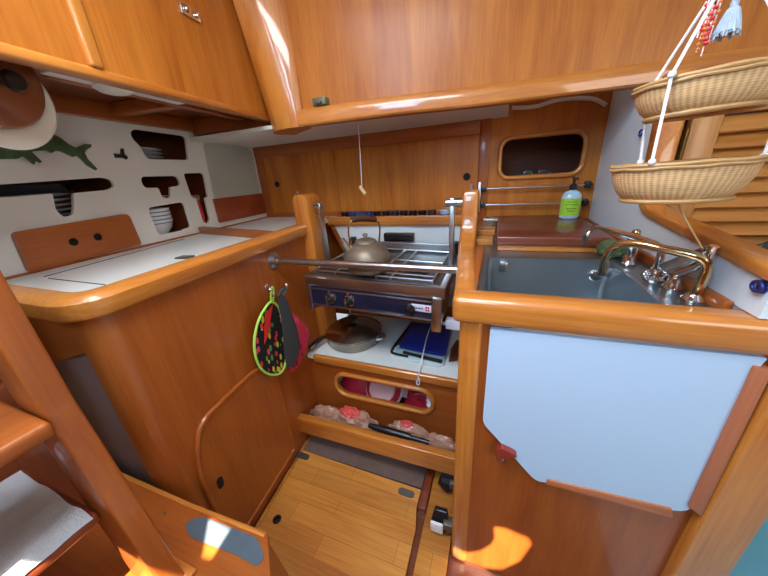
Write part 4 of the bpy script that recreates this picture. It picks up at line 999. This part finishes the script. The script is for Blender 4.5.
# rails on the back wall
for k, z in enumerate((1.108, 1.032)):
    rl = thing('fiddle_rod', '%s of two thin steel rods across the wall behind the sink' % ('upper', 'lower')[k], 'rail', (.15, 1.57, z), 'rods behind the sink')
    b = B(); b.tube([(-.075, 1.566, z), (.378, 1.566, z-.002)], .0042, 10, smooth=False); b.build('rod', STEEL, rl)
    for x in (-.068, .368):
        b = B(); b.box(x-.010, x+.010, 1.553, 1.604, z-.014, z+.014, .004); b.box(x-.016, x+.016, 1.560, 1.572, z-.006, z+.006, .002); b.build('bracket', BLACK, rl)
b = B(); b.prism([(-.092, 1.54, 1.0), (-.080, 1.54, 1.0), (-.080, 1.54, 1.14), (-.092, 1.54, 1.14)], (0, .045, 0), .002); tag(b.build('rod_plate', STEEL), 'narrow steel plate at the left end of the rods', 'plate')
sg = B(); sg.blob((.33, 1.02, .955), .035, .045, .026, .15, 30, 8, .9345)
tag(sg.build('scouring_cloth', SPONGE), 'dark green cloth lying behind the far tap', 'cloth')

# taps
tp = thing('swan_neck_tap', 'large brassy chrome swan-neck tap nearest the front of the sink', 'tap', (.372, .69, .934))
b = B(); b.tube([(.372, .690, .936), (.376, .690, .97), (.3775, .691, .998), (.371, .694, 1.014), (.355, .702, 1.022), (.32, .728, 1.027), (.285, .757, 1.030), (.262, .775, 1.022), (.250, .786, 1.0), (.247, .790, .972), (.247, .790, .945)], .0085, 14, sub=4); b.build('spout', BRASSY, tp)
b = B(); b.lathe([(0, 0), (.018, 0), (.018, .004), (.012, .010), (.010, .014), (0, .014)], Mx.Translation((.372, .69, .9345)), 20); b.build('base', CHROME, tp)
t2_ = thing('chrome_tap', 'chrome tap with long level spout behind the swan-neck tap', 'tap', (.35, .80, .934))
b = B(); b.tube([(.352, .80, .936), (.352, .80, .985), (.350, .803, 1.008), (.338, .82, 1.018), (.305, .875, 1.026), (.272, .935, 1.030), (.255, .963, 1.024), (.248, .975, 1.005), (.247, .978, .978)], .0075, 14, sub=4); b.build('spout', CHROME, t2_)
b = B(); b.lathe([(0, 0), (.02, 0), (.021, .006), (.013, .012), (.011, .03), (0, .03)], Mx.Translation((.352, .80, .9345)), 20); b.build('base', CHROME, t2_)
for k in range(6):
    a = k*PI/3; q = B(); q.ball((.352+.02*math.cos(a), .80+.02*math.sin(a), .948), .007, n=10); q.build('grip_lobe', CHROME, t2_) if k < 4 else q.bm.free()
t3_ = thing('mixer_tap', 'short chrome mixer column beside the far end of the sink', 'tap', (.355, .92, .934))
b = B(); b.lathe([(0, 0), (.017, 0), (.018, .004), (.013, .012), (.012, .05), (.015, .055), (.015, .075), (.012, .08), (0, .081)], Mx.Translation((.345, .93, .9345)), 22); b.build('column', CHROME, t3_)
b = B(); b.ball((.345, .93, 1.02), .010); b.build('cap', BRASSY, t3_)
t4_ = thing('foot_pump_tap', 'chrome tap with flat blade lever by the white bulkhead', 'tap', (.36, .735, .934))
b = B(); b.lathe([(0, 0), (.018, 0), (.018, .006), (.012, .014), (.012, .032), (0, .034)], Mx.Translation((.366, .752, .9345)), 22); b.build('base', CHROME, t4_)
b = B(); b.prism([(.352, .775, .966), (.372, .755, .966), (.385, .70, 1.035), (.372, .705, 1.042), (.345, .79, .975)], (.004, .003, -.006), .002); b.build('lever', CHROME, t4_)
b = B(); b.tube([(.366, .752, .966), (.38, .715, 1.0), (.384, .703, 1.04)], [.009, .006, .008], 12); b.build('arm', CHROME, t4_)
for nm, lab, (y, z) in (('eye_fitting', 'small blue violet eye fitting low on the white bulkhead by the counter corner', (.60, 1.0)), ('eye_fitting', 'small blue violet eye fitting on the white bulkhead behind the baskets', (1.205, 1.272))):
    e = thing(nm, lab, 'eye fitting', (.395, y, z), 'eye fittings on the white bulkhead')
    b = B(); b.lathe([(0, 0), (.011, 0), (.011, .003), (.006, .005), (0, .005)], Mx.Translation((.402, y, z)) @ Mx.Rotation(-PI/2, 4, 'Y'), 18); b.build('base', PURPLE, e)
    b = B(); b.tube([(.394+.0*k, y+.010*math.cos(k*PI/4), z+.008*math.sin(k*PI/4)) for k in range(8)], .0028, 8, closed=True, sub=2); b.build('ring', PURPLE, e)

# =================================================================== HANGING BASKETS
hb = thing('hanging_basket', 'two tier oval wicker basket hung on white cords above the sink', 'basket', (.265, .60, 1.13))
def basket(cx, cy, z0, z1, rx, ry, tiltM, name, foot):
    k = ry/rx; h = z1-z0
    M = Mx.Translation((cx, cy, z0)) @ tiltM
    prof = [(0, .002), (rx*.70, .002), (rx*.76, .003), (rx*.86, h*.22), (rx*.95, h*.55), (rx*.99, h*.85), (rx*1., h)]
    inn = [(rx*.975, h), (rx*.96, h*.83), (rx*.92, h*.55), (rx*.82, h*.22), (rx*.72, .008), (0, .008)]
    b = B(); b.lathe(prof+inn, M, 64, 1., k, uv=True); w = b.build(name, WICKER, hb)
    b = B(); b.tube([M @ V((rx*1.0*math.cos(a), rx*k*math.sin(a), h+.0006*math.sin(7*a))) for a in [2*PI*i/48 for i in range(48)]], .0030, 8, smooth=False, closed=True)
    b.tube([M @ V((rx*1.01*math.cos(a), rx*1.01*k*math.sin(a), h-.0045+.0006*math.sin(9*a+1))) for a in [2*PI*i/48 for i in range(48)]], .0026, 8, smooth=False, closed=True); b.build('rim', CANE, w)
    b = B(); b.tube([M @ V((rx*.76*math.cos(a), rx*.76*k*math.sin(a), .0)) for a in [2*PI*i/48 for i in range(48)]], .0036, 8, smooth=False, closed=True); b.build('foot_ring', CANE, w)
I = Mx.Identity(4)
basket(.263, .615, 1.137, 1.190, .087, .068, Mx.Rotation(math.radians(-1), 4, 'Y'), 'lower_basket', 1)
basket(.268, .615, 1.256, 1.299, .083, .066, Mx.Rotation(math.radians(-2), 4, 'Y'), 'upper_basket', 1)
AP = V((.258, .61, 1.43))
for nm, pts in (('cord', [AP, (.203, .562, 1.300), (.205, .561, 1.194)]), ('cord', [AP, (.215, .660, 1.300), (.224, .657, 1.194)]), ('cord', [AP, (.343, .60, 1.303), (.344, .60, 1.192)])):
    b = B(); b.tube(pts, .0021, 8, smooth=False)
    for q in pts[1:]: b.ball(q, .0048, n=10)
    b.build(nm, ROPE, hb)
b = B(); b.tube([AP, (.254, .61, 1.60), (.255, .61, 1.95)], .003, 8, smooth=False); b.ball(AP, .009, n=12); b.build('hanger', ROPE, hb)
b = B(); b.tube([(.262, .615, 1.146), (.285, .60, 1.10), (.345, .66, 1.045)], .0013, 6); b.build('tail_string', CREAMW, hb)
bd = thing('bead_string', 'bunch of red and orange bead strings hanging between the basket cords', 'bead string', (.24, .615, 1.33), None)
random.seed(3)
for s_ in range(5):
    x = .2385+.0032*s_; top = 1.425; n_ = 14+(s_*3) % 5; q = B(); q.tube([(x+.004, .612, top), (x, .612, top-n_*.0055)], .0008, 5, smooth=False)
    q.build('thread', ROPE, bd)
    q = B()
    for k in range(n_): q.ball((x+.004*(1-k/n_)+random.uniform(-.001, .001), .612+random.uniform(-.003, .003), top-.003-k*.0055), random.uniform(.0019, .0027), n=8)
    o = q.build('beads', BEADS[(0, 1, 5, 0, 1)[s_]], bd)
    for c in BEADS: o.data.materials.append(c) if c.name != o.data.materials[0].name else None
    vpb = len(o.data.polygons)//n_
    for i, pgn in enumerate(o.data.polygons):
        kb = i//vpb
        pgn.material_index = (0, 0, 1, 0, 3, 0, 2, 0, 4, 0, 1, 5)[(kb+s_*2) % 12] if kb % 2 else 0
ts = thing('tassel', 'pale blue grey tassel hanging beside the bead strings', 'tassel', (.275, .61, 1.34))
TASM = plain('pale_tassel', srgb(168, 182, 200), .9, bump=.8, bscale=220)
TM = Mx.Translation((.268, .612, 1.348)) @ Mx.Scale(.62, 4)
b = B(); b.lathe([(0, .062), (.004, .060), (.007, .050), (.006, .046), (.012, .032), (.019, .008), (.021, .0), (.017, .001), (0, .012)], TM, 28); b.build('head', TASM, ts)
b = B()
for k in range(26):
    a = 2*PI*k/26; r_ = .019+.003*math.sin(k*2.3)
    b.tube([TM @ V((.008*math.cos(a), .008*math.sin(a), .04)), TM @ V((.016*math.cos(a), .016*math.sin(a), .015)), TM @ V((r_*math.cos(a), r_*math.sin(a), -.007+.004*math.sin(k*1.7)))], .0014, 5, sub=3)
b.build('fringe', TASM, ts)
b = B(); b.tube([(.268, .612, 1.385), (.258, .61, 1.432)], .0012, 6, smooth=False); b.build('string', ROPE, ts)

# =================================================================== CAMERA, LIGHT
R = Mx(((.934895, .073555, -.347219), (.349432, -.362194, .864126), (-.0622, -.929196, -.364316)))
cam = bpy.data.cameras.new('camera'); co_ = bpy.data.objects.new('camera', cam); COL.objects.link(co_)
M4 = Mx.Identity(4)
for i in range(3):
    M4[i][0] = R[i][0]; M4[i][1] = -R[i][1]; M4[i][2] = -R[i][2]
M4[2][3] = 1.2
co_.matrix_world = M4
cam.sensor_width = 36; cam.lens = 287/768*36; cam.clip_start = .02
SC.camera = co_

def area(name, loc, target, sx, sy, power, col):
    l = bpy.data.lights.new(name, 'AREA'); l.shape = 'RECTANGLE'; l.size = sx; l.size_y = sy; l.energy = power; l.color = col
    o = bpy.data.objects.new(name, l); COL.objects.link(o); o.location = loc
    o.rotation_euler = (V(target)-V(loc)).to_track_quat('-Z', 'Y').to_euler(); return o
area('hatch_skylight', (-.34, .22, 1.935), (-.36, .45, 0), .7, .55, 27, (.86, .93, 1.))
area('companionway_daylight', (-.42, -.5, 1.9), (.35, .95, .95), .6, .6, 27, (.38, .69, 1.))
area('saloon_daylight', (1.3, -.9, 1.5), (-.8, .8, .9), .8, .8, 15, (1., .93, .82))  # added warm fill lamp aimed at the left side
sun = bpy.data.lights.new('sun', 'SUN'); sun.energy = 45; sun.angle = .006; sun.color = (1., .9, .72)
so = bpy.data.objects.new('sun', sun); COL.objects.link(so); so.rotation_euler = V((-.25, .5, -.83)).to_track_quat('-Z', 'Y').to_euler()
w = bpy.data.worlds.new('sky'); SC.world = w; w.use_nodes = True
bg = w.node_tree.nodes['Background']; bg.inputs[0].default_value = (.80, .90, 1., 1); bg.inputs[1].default_value = .7
SC.view_settings.view_transform = 'Standard'; SC.view_settings.look = 'None'; SC.view_settings.gamma = 1; SC.view_settings.exposure = 0.
